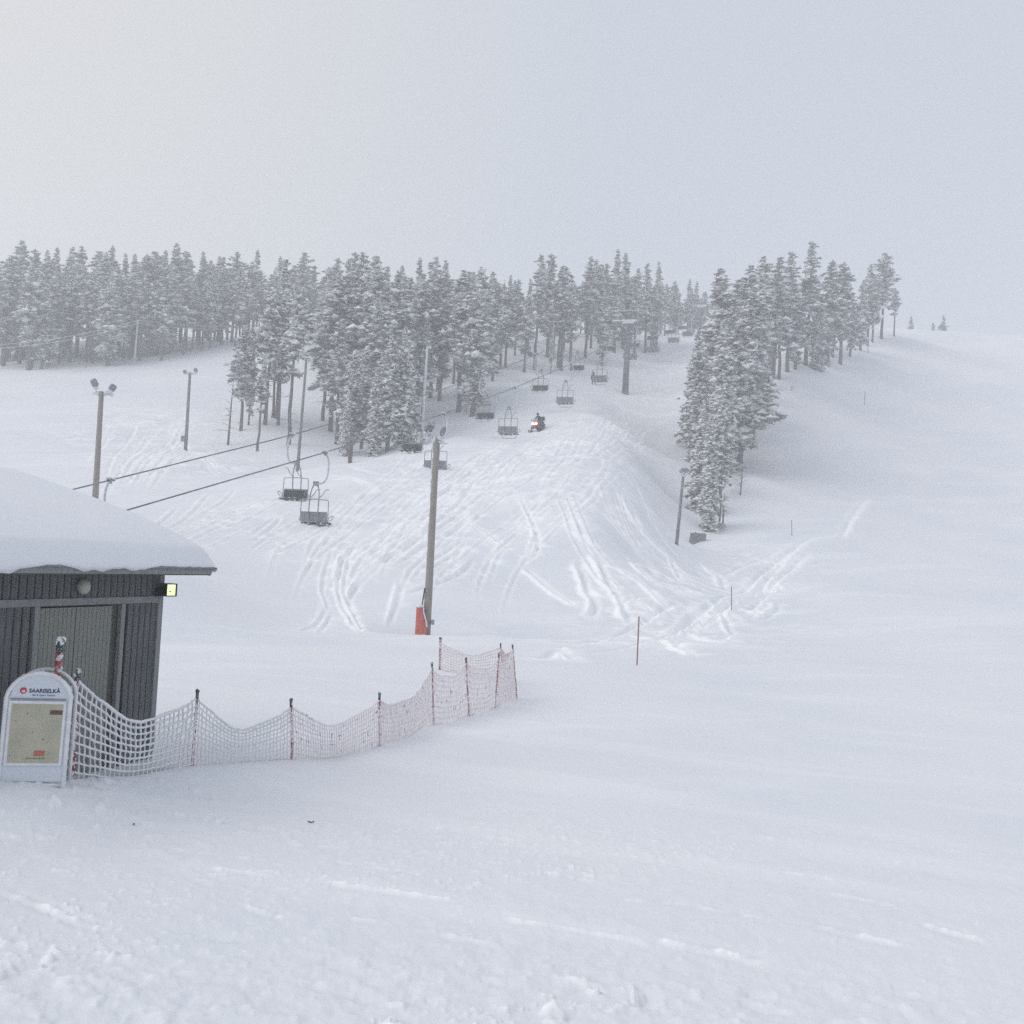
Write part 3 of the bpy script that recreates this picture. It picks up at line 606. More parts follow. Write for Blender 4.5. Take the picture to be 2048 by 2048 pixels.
def text(body, size, x, z, m, parent, off=0, name='lettering', align='LEFT'):
    c = bpy.data.curves.new(name, 'FONT'); c.body = body; c.size = size; c.extrude = .0008; c.offset = off; c.align_x = align; c.materials.append(M[m])
    o = link(name, c, None); dg = bpy.context.evaluated_depsgraph_get(); mm = bpy.data.meshes.new_from_object(o.evaluated_get(dg)); bpy.data.objects.remove(o); o = link(name, mm, parent); o.location = onp(x, z, .0065); o.rotation_euler = (pi / 2 - lean, 0, 0); return o
t1 = text('SAARISELKÄ', .060, -.105, zt + .115, 'navy', sign, .0016); t1.scale = (1.0, 1, 1)
t2 = text('Ski & Sport Resort', .032, -.070, zt + .078, 'blueprint', sign, .0002)
q = MB()
q.tube([onp(-RW * .93 * math.cos(t), AZ + RW * .83 * math.sin(t), .008) for t in np.linspace(.12, .42, 6)], .004, 'navy', 4); q.build('edge_stripe', sign)
q = MB()
q.tube([onp(x, z) + Vector((0, .45, 0)) for x, z in arch(RW, -.35)], .022, 'white', 8); q.build('rear_frame', sign)
q = MB()
for x, z in arch(RW, .0, 40): q.ell(onp(x, z + .006, -.01), (random.uniform(.02, .035), .026, random.uniform(.018, .03)), 'frost', 6, 5, jit=.2)
q.build('rime', sign)

# ------------------------------------------------------------------ net fence
fence = empty('safety_net_fence', (-3.0, 16.0, 0), 'frosted red safety net strung on short red posts across the flat snow', 'fence')
FP = [  # base u,v,D  top u,v, radius, material of the net panel to the next post
 ((93,1545,12.75),(121,1287),.036,1),((146,1540,13.0),(155,1345),.022,1),((385,1523,14.6),(395,1383),.0175,1),((583,1523,15.6),(582,1400),.0165,2),
 ((757,1495,17.4),(759,1388),.0165,2),((867,1447,20.4),(864,1327),.0155,2),((938,1430,21.8),(932,1317),.0155,2),((990,1415,23.2),(998,1308),.0155,2),
 ((1034,1392,25.0),(1025,1291),.0155,3),((1006,1375,27.8),(1001,1288),.0155,3),((879,1340,30.5),(881,1277),.026,0)]
posts = []
for k, ((ub, vb, D), (ut, vt), r_, nm_) in enumerate(FP):
    bq = P(ub, vb, D); bq[2] = H(bq[0], bq[1]); tq = P(ut, vt, D)
    a = Vector(bq) - Vector(fence.location); c = Vector(tq) - Vector(fence.location); ax = (c - a).normalized()
    q = MB(); q.tube([a - ax * .4, a + (c - a) * .5, c - ax * .06], r_, 'red', 8, jit=.05); po = q.build('post', fence)
    h = MB(); h.tube([c - ax * .10, c - ax * .01], r_ * 1.2, 'green', 8); h.ell(c, (r_ * 1.6, r_ * 1.6, r_ * 1.7), 'green', 8, 6, jit=.2)
    h.build('cap', po)
    z = MB(); ln = (c - a).length; side = Vector((-.55, .5, .1)) if k < 2 else Vector((.5, -.35, .1)); nf = int(ln / (.014 if k == 0 else .03) if k < 2 else ln / .05)
    for i in range(nf):
        if random.random() < (.5 if k == 0 else .7):
            an_ = random.uniform(0, 2 * pi); side = Vector((math.cos(an_), math.sin(an_), 0)) if k < 2 else Vector((random.uniform(.1, 1), random.uniform(-.9, .2), 0)); p_ = a + (c - a) * (i / nf) + side.normalized() * r_ * random.uniform(.5, 1.0) + Vector((random.uniform(-.01, .01), random.uniform(-.01, .01), 0)); s_ = r_ * (random.uniform(.45, 1.0) if k == 0 else random.uniform(.6, 1.05))
            z.ell(p_, (s_, s_, s_ * random.uniform(.8, 1.5)), 'frost', 6, 5, jit=.3)
    for i in range(16 if k < 2 else 5): z.ell(c + Vector((random.uniform(-1, 1) * r_, random.uniform(-1, 1) * r_, random.uniform(0, 1.6) * r_)), (r_ * .8,) * 3, 'frost', 6, 5, jit=.3)
    z.build('rime', po)
    posts.append((a, c, nm_, r_))
nfo = {1: ('net', .0105), 2: ('netpink', .0108), 3: ('netred', .0062)}
for k in range(len(posts) - 1):
    a0, c0, nm_, _ = posts[k]; a1, c1, _, _ = posts[k + 1]; m_, rad = nfo[nm_]
    if k in (0, ): rad = .014
    if k == 1: rad = .0145
    ln = (Vector(a1) - Vector(a0)).length; n1 = max(3, round(ln / (.076 if k < 2 else .055 if k < 8 else .085))); n2 = (10 if k != 2 else 12) if k > 0 else 11
    sag = [.1, .36, .34, .30, .30, .22, .18, .22, .12, .26][k]
    t0 = c0 - (c0 - a0).normalized() * (.09 if k != 0 else .45); t1_ = c1 - (c1 - a1).normalized() * .09
    ph = random.uniform(0, 6)
    def pt(t, r_):
        tp = t0.lerp(t1_, t); tp.z -= sag * 4 * t * (1 - t) * (1 + .12 * math.sin(3 * pi * t + ph)); bt = a0.lerp(a1, t)
        bt.z = H(bt.x + fence.location.x, bt.y + fence.location.y) - .06 if r_ is not None else bt.z
        bt.z -= .05 * 4 * t * (1 - t)
        p_ = tp.lerp(bt, r_); dd = .03 * math.sin(5 * t + 4 * r_ + ph) * (r_ > 0); p_.y += dd; return p_
    G = [[pt(i / n1, j / n2) + Vector((random.uniform(-.006, .006), random.uniform(-.006, .006), random.uniform(-.006, .006))) for i in range(n1 + 1)] for j in range(n2 + 1)]
    q = MB()
    for j in range(n2 + 1):
        rr_ = [rad * (1.35 if j == 0 else 1) * random.uniform(.75, 1.3) for _ in range(n1 + 1)]; q.tube(G[j], rr_, m_, 4, cap=False, jit=.15)
    for i in range(n1 + 1):
        # vertical strands wander half a cell between rows like a pulled net
        p_ = [G[j][i] for j in range(n2 + 1)]
        if k < 3:
            pp = []
            for j in range(n2): pp += [p_[j], (p_[j] + p_[j + 1]) / 2 + Vector((random.uniform(-.008, .008), 0, 0))]
            p_ = pp + [p_[-1]]
        q.tube(p_, [rad * .85 * random.uniform(.7, 1.25) for _ in p_], m_, 4, cap=False, jit=.15)
    if k < 2:
        for j in range(n2 + 1):
            for i in range(n1 + 1):
                s_ = rad * random.uniform(1.2, 1.8); q.ell(G[j][i], (s_, s_, s_), m_, 5, 4, jit=.3)
    q.build('net_panel', fence)

# ------------------------------------------------------------------ lamp poles
def lamp_pole(u, v, D, ut, vt, r0, r1, heads, label, m='wood', group='floodlight poles beside the pistes', name='floodlight_pole'):
    bq = place(u, D) if v is None else ground(u, v)
    if v is None: u, v = proj(bq)
    D = bq[1]; tq = P(ut, vt, D); root = empty(name, tuple(bq), label, 'lamp pole', group)
    c = Vector(tq) - Vector(bq); ax = c.normalized()
    q = MB(); q.tube([-ax * .6, c * .33, c * .66, c], [r0, r0 * .67 + r1 * .33, r0 * .33 + r1 * .67, r1], m, 12); q.build('pole', root)
    q = MB()
    for i in range(int(c.length * 5)):
        p_ = c * (i / (c.length * 5)) + Vector((-.9, .3, 0)) * r0 * random.uniform(.75, .95)
        if random.random() < .6: q.ell(p_, (r0 * .28, r0 * .3, random.uniform(.08, .25)), 'frost', 5, 4, jit=.2)
    q.build('rime', root)
    return root, c, ax
def heads_on(root, c, arms, hs=1.0):
    q = MB(); xs = [a[0] for a in arms]; q.tube([c + Vector((min(xs + [-.15]), 0, -.12)), c + Vector((max(xs + [.15]), 0, -.12))], .05 * hs, 'frosttube', 8, jit=.2); q.build('crossarm', root)
    for (x, z, tilt, yaw, w_, h_) in arms:
        R_ = Matrix.Rotation(yaw, 3, 'Z') @ Matrix.Rotation(tilt, 3, 'Y') @ Matrix.Rotation(.45, 3, 'X'); p_ = c + Vector((x, 0, z))
        h = MB(); k = 14; prof = [(.5 * w_ * np.sign(math.cos(t)) * abs(math.cos(t)) ** .6, .5 * h_ * np.sign(math.sin(t)) * abs(math.sin(t)) ** .6) for t in np.linspace(0, 2 * pi, k, endpoint=False)]
        vs = []
        for yy, sc in ((-.10, .45), (-.07, .85), (0, 1.0), (.10, 1.0)): vs += [p_ + R_ @ Vector((a_ * sc, yy * hs, b_ * sc)) for a_, b_ in prof]
        fs = [tuple(range(k))] + [(r_ * k + i, (r_ + 1) * k + i, (r_ + 1) * k + (i + 1) % k, r_ * k + (i + 1) % k) for r_ in range(3) for i in range(k)] + [tuple(range(3 * k, 4 * k))[::-1]]
        h.add(vs, fs, 'metal', True); hd = h.build('lamp_head', root)
        g = MB(); g.tube([c + Vector((x * .6, 0, -.12)), p_ + R_ @ Vector((0, -.05, -h_ * .45))], .03 * hs, 'frosttube', 6); 
        g.ell(p_ + R_ @ Vector((0, -.02, -h_ * .55)), (w_ * .45, .1, .09), 'frost', 7, 5, jit=.3); g.build('lamp_bracket', hd)
    q = MB()
    for _ in range(14): q.ell(c + Vector((random.uniform(min(xs), max(xs)), random.uniform(-.06, .06), random.uniform(-.18, 0))), (random.uniform(.06, .13), .08, random.uniform(.05, .1)), 'frost', 6, 5, jit=.3)
    q.build('frost_clumps', root)
# centre pole
g0 = P(853, 1265, 45.4); g0[2] = H(g0[0], g0[1])
u_, v_ = proj(g0)
rt, c, ax = lamp_pole(u_, None, 45.4, 874, 876, .175, .115, None, 'tall wooden floodlight pole with red padding at its foot, in the middle of the slope')
heads_on(rt, c, [(-.42, .42, .30, .3, .17, .44), (-.24, .42, .35, .1, .17, .44), (.22, .28, .42, -.3, .17, .40)])
q = MB(); q.tube(smooth([c * .26 + Vector((-.16, -.1, 0)), c * .2 + Vector((-.21, -.12, 0)), c * .14 + Vector((-.24, -.14, 0)), c * .09 + Vector((-.22, -.14, 0)), c * .05 + Vector((-.16, -.14, 0))], 4), .028, 'dark', 6); q.build('conduit', rt)
q = MB(); q.box(c * .095 + Vector((.24, -.05, 0)), (.12, .14, .2), 'galv'); q.tube([c * .095 + Vector((.1, 0, 0)), c * .095 + Vector((.2, -.05, 0))], .03, 'galv'); q.build('junction_box', rt)
q = MB(); q.box((.02, -.18, .1), (.3, .25, .28), 'dark', rot=Matrix.Rotation(.4, 3, 'Y')); q.build('foot_bracket', rt)
# red padding mat standing against the pole
pm = empty('red_crash_mat', tuple(g0 + [-.27, -.22, 0]), 'red padded mat with snow on top leaning against the central floodlight pole', 'crash mat')
hz = P(830, 1213, 45.2)[2] - g0[2]; q = MB(); prof = [(-.17, 0), (-.17, .06), (-.04, .12), (.10, .10)]
lv = [(0, .30), (.35, .30), (.7, .27), (1.0, .20), (1.2, .12), (hz, .10)]; vs = []
for z, xr in lv:
    vs += [(-.17, -.16, z), (-.06, -.2, z), (xr * .5, -.19, z), (xr, -.1, z), (xr * .9, .05, z), (-.12, .06, z)]
vs = [(x, y, z - .25 * (i < 6)) for i, (x, y, z) in enumerate(vs)]
k = 6; fs = [(r_ * k + i, r_ * k + (i + 1) % k, (r_ + 1) * k + (i + 1) % k, (r_ + 1) * k + i) for r_ in range(len(lv) - 1) for i in range(k)] + [tuple(range(k))[::-1], tuple((len(lv) - 1) * k + i for i in range(k))]
q.add(vs, fs, 'mat_red'); q.build('padding', pm)
q = MB(); q.ell((-.05, -.07, hz + .02), (.16, .15, .10), 'snow', 12, 8, jit=.05); q.tube(smooth([(.11, -.15, hz - .05), (.15, -.16, 1.15), (.24, -.15, .9), (.29, -.12, .6)], 4), .035, 'frost', 6, jit=.3); q.ell((.2, -.16, .15), (.12, .1, .16), 'frost', jit=.2); q.build('snow_cap', pm)
# other poles
rt, c, ax = lamp_pole(188, None, 57, 203, 783, .17, .12, None, 'wooden floodlight pole with two lamp heads rising behind the snowy shed roof')
heads_on(rt, c, [(-.42, .42, -.35, -.4, .34, .44), (.56, .22, .5, .5, .36, .36)], 1.0)
rt, c, ax = lamp_pole(371, 900, 0, 380, 745, .17, .12, None, 'grey floodlight pole with a box near its foot at the left edge of the slope', 'greywood')
heads_on(rt, c, [(-.48, .05, 0, .5, .36, .30), (.5, .25, .1, -.4, .36, .40)]); q = MB(); q.box(c * .14 + Vector((-.28, -.05, 0)), (.34, .3, .55), 'metal'); q.build('junction_box', rt)
rt, c, ax = lamp_pole(594, None, 86, 613, 716, .13, .09, None, 'slim floodlight pole with one lamp head rising behind the lift chairs', 'greywood')
heads_on(rt, c, [(.42, .28, .5, .4, .36, .42)])
rt, c, ax = lamp_pole(843, None, 100, 855, 692, .14, .10, None, 'pale rime-coated pole in front of the thick snowy pines', 'frosttube')
heads_on(rt, c, [(.25, .12, .4, .2, .3, .24)])
rt, c, ax = lamp_pole(1353, 1091, 0, 1367, 948, .13, .09, None, 'dark-headed floodlight pole standing left of the front pine on the right', 'greywood')
heads_on(rt, c, [(-.12, .22, .35, .5, .26, .42), (.16, .25, -.2, -.3, .3, .36)], .9)

# ------------------------------------------------------------------ chairlift
def linepl(p, q): s_ = (q[0] - p[0]) / (q[1] - p[1]); return p[0] - s_ * p[1], s_
LR = linepl(P(650, 905, 62), P(1300, 637, 148)); LLn = linepl(P(585, 870, 68.5), P(1222, 640, 150))
def onl(Ln, u, v):
    d = ray(u, v); D = Ln[0] / (d[0] / d[1] - Ln[1]); return np.array([d[0] / d[1] * D, D, EYE + d[2] / d[1] * D])
GR = [onl(LR, *q) for q in ((650,905),(888,828),(1030,775),(1142,728),(1210,692),(1270,655))]
GL = [onl(LLn, *q) for q in ((585,870),(819,800),(966,752),(1076,708),(1150,675),(1215,643))]
for u, v in ((1307,680),(1347,676),(1375,669),(1400,660)): q_ = onl(LR, u + 6, v); GR.append(q_ + [0, 0, 3.6])
for D in (164, 178, 192): pass
for u, v in ((1306,673),(1340,667),(1366,655),(1391,645)): q_ = onl(LLn, u - 6, v); GL.append(q_ + [0, 0, 3.55])
print('R', [tuple(g.round(1)) for g in GR]); print('L', [tuple(g.round(1)) for g in GL])
def fit(G, Ln):
    D = np.array([g[1] for g in G]); z = np.array([g[2] for g in G]); k = np.polyfit(D, z, 2); return k
kR, kL = fit(GR, LR), fit(GL, LLn); print('rope fits', kR, kL)
def rope_z(G, k, D):
    Ds = [g[1] for g in G]; zs = [g[2] for g in G]; o = np.argsort(Ds); Ds = np.array(Ds)[o]; zs = np.array(zs)[o]
    if D < Ds[0]: return zs[0] + (D - Ds[0]) * .265
    if D > 150: return float(np.polyval(k, D))
    return float(np.interp(D, Ds, zs))
def rope_pt(side, D):
    Ln, G, k = (LR, GR, kR) if side else (LLn, GL, kL); return np.array([Ln[0] + Ln[1] * D, D, rope_z(G, k, D)])
for side, nm in ((0, 'left haul rope of the chairlift, carrying the chairs that come down'), (1, 'right haul rope of the chairlift, carrying the chairs that go up')):
    q = MB(); Ds = list(np.arange(30, 150, 4)) + list(np.arange(150, 246, 6)); q.tube([rope_pt(side, D) for D in Ds], .034, 'cable', 6)
    tag(q.build('haul_rope'), nm, 'rope')
hd = math.atan2(LR[1], 1.0)
# chair prototype, hanging from (0,0,0) on the rope; +y is the way it faces
def make_chair():
    r_ = empty('lift_chair', (0, 0, 0))
    q = MB(); q.box((0, 0, .02), (.11, .5, .12), 'metal'); q.box((.05, 0, -.08), (.12, .16, .2), 'metal')
    for i in range(7): q.ell((random.uniform(-.05, .06), random.uniform(-.3, .3), .07), (.08, .12, .05), 'frost', 6, 5, jit=.3)
    q.build('grip', r_)
    q = MB(); q.tube(smooth([(0, 0, -.05), (.16, 0, -.22), (.27, 0, -.55), (.27, 0, -1.1), (.18, 0, -1.5), (-.02, 0, -1.72), (-.36, 0, -1.78)], 5), .055, 'frosttube', 8, jit=.12); q.build('hanger_arm', r_)
    q = MB(); q.box((-.45, 0, -1.78), (.26, .22, .26), 'metal'); q.build('joint_block', r_)
    cx = -.45
    for sx in (-1, 1):
        q = MB(); q.tube(smooth([(cx + sx * .1, 0, -1.82), (cx + sx * .17, -.02, -1.95), (cx + sx * .27, -.06, -2.35), (cx + sx * .29, -.10, -2.75), (cx + sx * .29, -.12, -3.4), (cx + sx * .29, -.12, -3.95), (cx + sx * .29, .0, -4.12), (cx + sx * .29, .45, -4.05)], 4), .036, 'metal', 7, jit=.08); q.build('frame_tube', r_)
        q = MB(); q.tube(smooth([(cx + sx * .28, -.06, -2.6), (cx + sx * .28 + .12, .18, -2.35), (cx + sx * .28 + .18, .3, -2.12), (cx + sx * .28 + .42, .3, -2.1)], 3), .024, 'metal', 6); q.build('lifting_handle', r_)
    q = MB(); q.tube([(cx - .86, .04, -3.95), (cx - .87, .0, -3.4), (cx - .85, .0, -2.76), (cx - .80, .0, -2.70), (cx, 0, -2.66), (cx + .80, .0, -2.70), (cx + .85, .0, -2.76), (cx + .87, .0, -3.4), (cx + .86, .04, -3.95)], .026, 'metal', 7, jit=.08); q.build('outer_frame', r_)
    q = MB(); q.box((0, 0, 0), (.262, .03, .58), 'slat'); sm_ = q.mesh('back_slat')
    for i in range(6): o = link('back_slat', sm_, r_, (cx - .7 + .28 * i, -.03, -3.66)); o.rotation_euler = (.10, 0, 0)
    q = MB(); q.box((cx, .03, -3.68), (1.52, .05, .42), 'dark', rot=Matrix.Rotation(.10, 3, 'X')); q.build('back_cushion', r_)
    q = MB(); q.box((cx, .30, -4.0), (1.66, .50, .07), 'dark'); q.build('seat', r_)
    q = MB()
    for i in range(16): q.ell((cx + random.uniform(-.8, .8), random.uniform(.05, .5), -4.06 + random.uniform(-.02, .03)), (random.uniform(.05, .12), .08, random.uniform(.03, .08)), 'frost', 6, 5, jit=.3)
    for i in range(10): q.ell((cx + random.uniform(-.8, .8), random.uniform(.05, .5), -3.955), (.12, .1, .03), 'frost', 6, 5, jit=.3)
    q.build('seat_frost', r_)
    for sx in (-1, 1):
        q = MB(); q.tube([(cx + sx * (.92 + .12 * math.cos(t) * (1 if sx > 0 else 1)), .25 + .2 * math.sin(t), -3.72 + .15 * math.sin(t)) for t in np.linspace(0, 2 * pi, 13)], .022, 'metal', 6); q.build('armrest', r_)
    q = MB(); q.tube([(cx - .72, .42, -4.0), (cx - .58, .5, -4.30), (cx - .5, .52, -4.34), (cx + .5, .52, -4.34), (cx + .58, .5, -4.30), (cx + .72, .42, -4.0)], .022, 'metal', 6); q.build('footrest', r_)
    return r_
proto = make_chair(); chairs = []
RL = ['lower right lift chair, large and empty, seen from behind nearest the camera', 'empty lift chair seen from behind, half covered by the central floodlight pole', 'empty lift chair seen from behind just left of the snowmobile', 'empty lift chair seen from behind above and right of the snowmobile',
      'lift chair seen from behind with one rider at its left end', 'empty lift chair seen from behind in front of the lift tower', 'first empty uphill chair right of the lift tower', 'second empty uphill chair right of the lift tower, low over the snow', 'third empty uphill chair right of the tower, close to the pines', 'farthest visible uphill chair, faint beside the right-hand pines']
LLb = ['front-facing dark-cushioned chair just above the lowest right chair, beside a slim pole', 'front-facing dark-cushioned chair left of the central pole, before the snowy pines', 'front-facing dark chair hanging left of the snowmobile, over the slope', 'front-facing dark chair with frosted arm, level above the snowmobile', 'front-facing dark chair left of the chair with the rider', 'front-facing dark chair just left of the lift tower head',
       'faint dark chair right of the tower against the pines', 'second faint dark chair right of the tower', 'third faint dark chair right of the tower', 'farthest faint downhill chair near the right-hand pines']
def hang(side, g, label, first=False):
    o = proto if first else copy_tree(proto)
    o.location = tuple(g); o.rotation_euler = (0, 0, -hd + (pi if not side else 0)); tag(o, label, 'lift chair', 'chairs hanging on the chairlift'); chairs.append(o); return o
for i, g in enumerate(GR): g = g if i < 6 else rope_pt(1, g[1]); hang(1, g, RL[i], i == 0)
for i, g in enumerate(GL): g = g if i < 6 else rope_pt(0, g[1]); hang(0, g, LLb[i])
hang(0, rope_pt(0, 52.3), 'lift chair mostly hidden behind the shed roof, only its curved arm showing')
hang(0, rope_pt(0, 163), 'front-facing chair directly behind the lift tower column')

# lift towers
def make_tower(Dt, hcol, label, m='cable'):
    cpt = (rope_pt(0, Dt + .6) + rope_pt(1, Dt - .6)) / 2; gz = H(cpt[0], cpt[1]); h = cpt[2] - gz
    t = empty('lift_tower', (cpt[0], cpt[1], gz), label, 'lift tower', 'chairlift towers', rz=-hd)
    q = MB(); q.tube([(0, 0, -1), (0, 0, h * .5), (0, 0, h - .5)], [.47, .38, .27], m, 14); q.build('column', t)
    q = MB(); q.box((0, 0, h - .35), (5.4, .4, .34), m); q.box((0, 0, h - .65), (1.4, .4, .3), m); q.build('crossarm', t)
    q = MB()
    for i in range(40): q.ell((random.uniform(-2.0, .9), random.uniform(-.12, .12), h - .12 + random.uniform(0, .1)), (random.uniform(.2, .4), .22, random.uniform(.10, .22)), 'frost', 7, 5, jit=.2)
    q.box((.0, -.12, h - .25), (1.6, .3, .45), 'frost'); q.build('snow_cap', t)
    q = MB(); q.tube([(-2.6, 0, h + 1.35), (2.6, 0, h + 1.35)], .07, 'frosttube', 7, jit=.2); q.build('lifting_beam', t)
    for x in (-2.3, 2.3, 0):
        q = MB(); q.tube([(x, 0, h - .2), (x, 0, h + 1.35)], .025, 'metal', 5); q.build('beam_post', t)
    for sx in (-1, 1):
        q = MB(); q.box((sx * 2.55, 0, h - .22), (.14, 2.6, .2), 'dark', rot=Matrix.Rotation(.30, 3, 'X')); sh = q.build('sheave_train', t)
        q = MB(); q.tube([(-.05, 0, 0), (.05, 0, 0)], .17, 'dark', 12); wm = q.mesh('sheave')
        for i in range(5): yy = -1.1 + .55 * i; link('sheave', wm, sh, (sx * 2.66, yy, h - .14 + yy * .31))
    q = MB()
    for sx in (-.18, .18): q.tube([(sx, -.50, .4), (sx * .9, -.34, h - .6)], .02, 'metal', 5)
    for i in range(int(h / .45)): q.tube([(-.17, -.49 + .16 * i / (h / .45), .6 + .45 * i), (.17, -.49 + .16 * i / (h / .45), .6 + .45 * i)], .014, 'metal', 4)
    q.build('ladder', t)
    return t
make_tower(148, 0, 'grey steel lift tower with snow on its crossarm, in the middle of the slope')
make_tower(209, 0, 'distant lift tower almost lost in haze behind the right-hand pines')

# ------------------------------------------------------------------ people
def person_mesh(J, E_, name, matf):
    """J: name->(pos,radius), E_: edges; one continuous skinned surface"""
    ks = list(J); me = bpy.data.meshes.new(name); me.from_pydata([J[k][0] for k in ks], [(ks.index(a), ks.index(b_)) for a, b_ in E_], [])
    o = bpy.data.objects.new(name, me); COL.objects.link(o); o.modifiers.new('s', 'SKIN'); sv_ = me.skin_vertices[0].data
    for i, k in enumerate(ks): sv_[i].radius = (J[k][1], J[k][1]); sv_[i].use_root = (i == 0)
    md = o.modifiers.new('u', 'SUBSURF'); md.levels = 1; md.render_levels = 1
    dg = bpy.context.evaluated_depsgraph_get(); nm_ = bpy.data.meshes.new_from_object(o.evaluated_get(dg)); bpy.data.objects.remove(o); nm_.name = name
    nm_.materials.clear(); mats = []
    seg = [(Vector(J[a][0]), Vector(J[b_][0]), a, b_) for a, b_ in E_]
    for p_ in nm_.polygons:
        c_ = p_.center; best = min(seg, key=lambda s_: (c_ - s_[0] - (s_[1] - s_[0]) * max(0, min(1, (c_ - s_[0]).dot(s_[1] - s_[0]) / ((s_[1] - s_[0]).length_squared + 1e-9)))).length)
        m_ = matf(best[2], best[3]); 
        if m_ not in mats: mats.append(m_)
        p_.material_index = mats.index(m_); p_.use_smooth = True
    for m_ in mats: nm_.materials.append(M[m_])
    return nm_
def sitting(arms_fwd, jacket, trousers, hang_legs):
    J = {'pelvis': ((0, 0, .12), .16), 'waist': ((0, .02, .30), .15), 'chest': ((0, .05, .52), .17), 'neck': ((0, .06, .70), .065), 'head': ((0, .08, .80), .085), 'crown': ((0, .08, .93), .08), 'nose': ((0, .17, .84), .02)}
    E_ = [('pelvis', 'waist'), ('waist', 'chest'), ('chest', 'neck'), ('neck', 'head'), ('head', 'crown'), ('head', 'nose')]
    for s_, n_ in ((-1, 'l'), (1, 'r')):
        J['sh' + n_] = ((s_ * .19, .05, .60), .075)
        if arms_fwd: J['el' + n_] = ((s_ * .30, .26, .42), .055); J['wr' + n_] = ((s_ * .32, .50, .42), .04); J['pa' + n_] = ((s_ * .33, .57, .43), .038); fd = (0, .02, -.03)
        else: J['el' + n_] = ((s_ * .25, .10, .34), .055); J['wr' + n_] = ((s_ * .18, .32, .24), .04); J['pa' + n_] = ((s_ * .15, .40, .22), .038); fd = (0, .035, -.02)
        E_ += [('chest', 'sh' + n_), ('sh' + n_, 'el' + n_), ('el' + n_, 'wr' + n_), ('wr' + n_, 'pa' + n_)]
        pa = J['pa' + n_][0]
        for f in range(4):
            a_ = (pa[0] + (f - 1.5) * .022, pa[1] + fd[1] + .01, pa[2] + fd[2] * .3); b_ = (a_[0], a_[1] + fd[1] * (1.0 - .15 * abs(f - 1.3)), a_[2] + fd[2])
            J[f'f{f}a{n_}'] = (a_, .012); J[f'f{f}b{n_}'] = (b_, .010); E_ += [('pa' + n_, f'f{f}a{n_}'), (f'f{f}a{n_}', f'f{f}b{n_}')]
        J['th' + n_] = ((pa[0] - s_ * .045, pa[1] + .01, pa[2] + .005), .012); E_.append(('pa' + n_, 'th' + n_))
        J['hip' + n_] = ((s_ * .10, .02, .09), .10); J['kn' + n_] = ((s_ * .17, .42, .12 if hang_legs else .08), .075); J['an' + n_] = ((s_ * .17, .46, -.32) if hang_legs else (s_ * .26, .32, -.34), .055); J['toe' + n_] = (tuple(np.array(J['an' + n_][0]) + [0, .2, -.06]), .05)
        E_ += [('pelvis', 'hip' + n_), ('hip' + n_, 'kn' + n_), ('kn' + n_, 'an' + n_), ('an' + n_, 'toe' + n_)]
    def mf(a, b_):
        if b_ in ('head', 'crown', 'nose'): return 'skin'
        if a.startswith(('hip', 'kn', 'an')) or b_.startswith('hip'): return trousers
        if a.startswith(('wr', 'pa', 'f')): return 'black'
        return jacket
    return person_mesh(J, E_, 'body', mf)
def rider(loc, rz, label, jacket, hang_legs, arms):
    o = empty('person', loc, label, 'person', rz=rz); link('body', sitting(arms, jacket, 'suit', hang_legs), o)
    h = MB(); h.ell((0, .075, .87), (.125, .15, .15), 'black', 14, 10); h.build('helmet', o)
    h = MB(); h.box((0, .205, .86), (.17, .04, .075), 'dark'); h.ell((0, .2, .86), (.095, .03, .045), 'glass', 10, 6); h.build('goggles', o)
    return o
cr = chairs[4]; Rz_ = Matrix.Rotation(-hd, 3, 'Z'); pos = Vector(cr.location) + Rz_ @ Vector((-.45 - .86 + .05, .18, -3.93))
rider(tuple(pos), -hd, 'skier in grey jacket and black helmet riding the chair, seen from behind', 'greysuit', True, False)

# ------------------------------------------------------------------ snowmobile
sp = ground(1078, 861); ah = math.radians(24)
SZ = proj(sp); sf = -math.atan2(sp[0], sp[1])
rzs = pi - math.atan2(sp[0], sp[1]) * 1.0 - math.radians(22)      # nose towards the camera, turned to its left
slope = (H(sp[0], sp[1] + 1) - H(sp[0], sp[1] - 1)) / 2
smo = empty('snowmobile', tuple(sp), 'red and black snowmobile with its headlight lit, driving down the slope', 'snowmobile'); smo.rotation_mode = 'XYZ'
dn = Vector((-(H(sp[0] + 1, sp[1]) - H(sp[0] - 1, sp[1])) / 2, -slope, 1)).normalized(); fw = Vector((-math.sin(rzs), math.cos(rzs), 0)); fw = (fw - dn * fw.dot(dn)).normalized(); rg = fw.cross(dn)
Ms = Matrix((rg, fw, dn)).transposed(); smo.rotation_euler = Ms.to_euler()
q = MB(); q.prism([(-1.15, .32), (-.2, .34), (.35, .30), (1.0, .36), (1.18, .48), (.95, .62), (.5, .78), (.1, .72), (-.2, .62), (-1.2, .60)], -.24, .24, 'black'); q.build('chassis', smo)
q = MB(); prof = [(.05, .60), (.45, .58), (1.05, .46), (1.25, .54), (1.15, .68), (.85, .86), (.45, .98), (.12, .94)]
q.prism(prof, -.27, .27, 'sled'); q.prism([(.3, .42), (1.0, .36), (1.18, .46), (1.05, .56), (.3, .6)], -.40, .40, 'black'); q.build('hood', smo)
q = MB(); q.prism([(-1.2, .60), (-.1, .62), (.02, .78), (-.3, .80), (-1.15, .74)], -.18, .18, 'dark'); q.build('seat', smo)
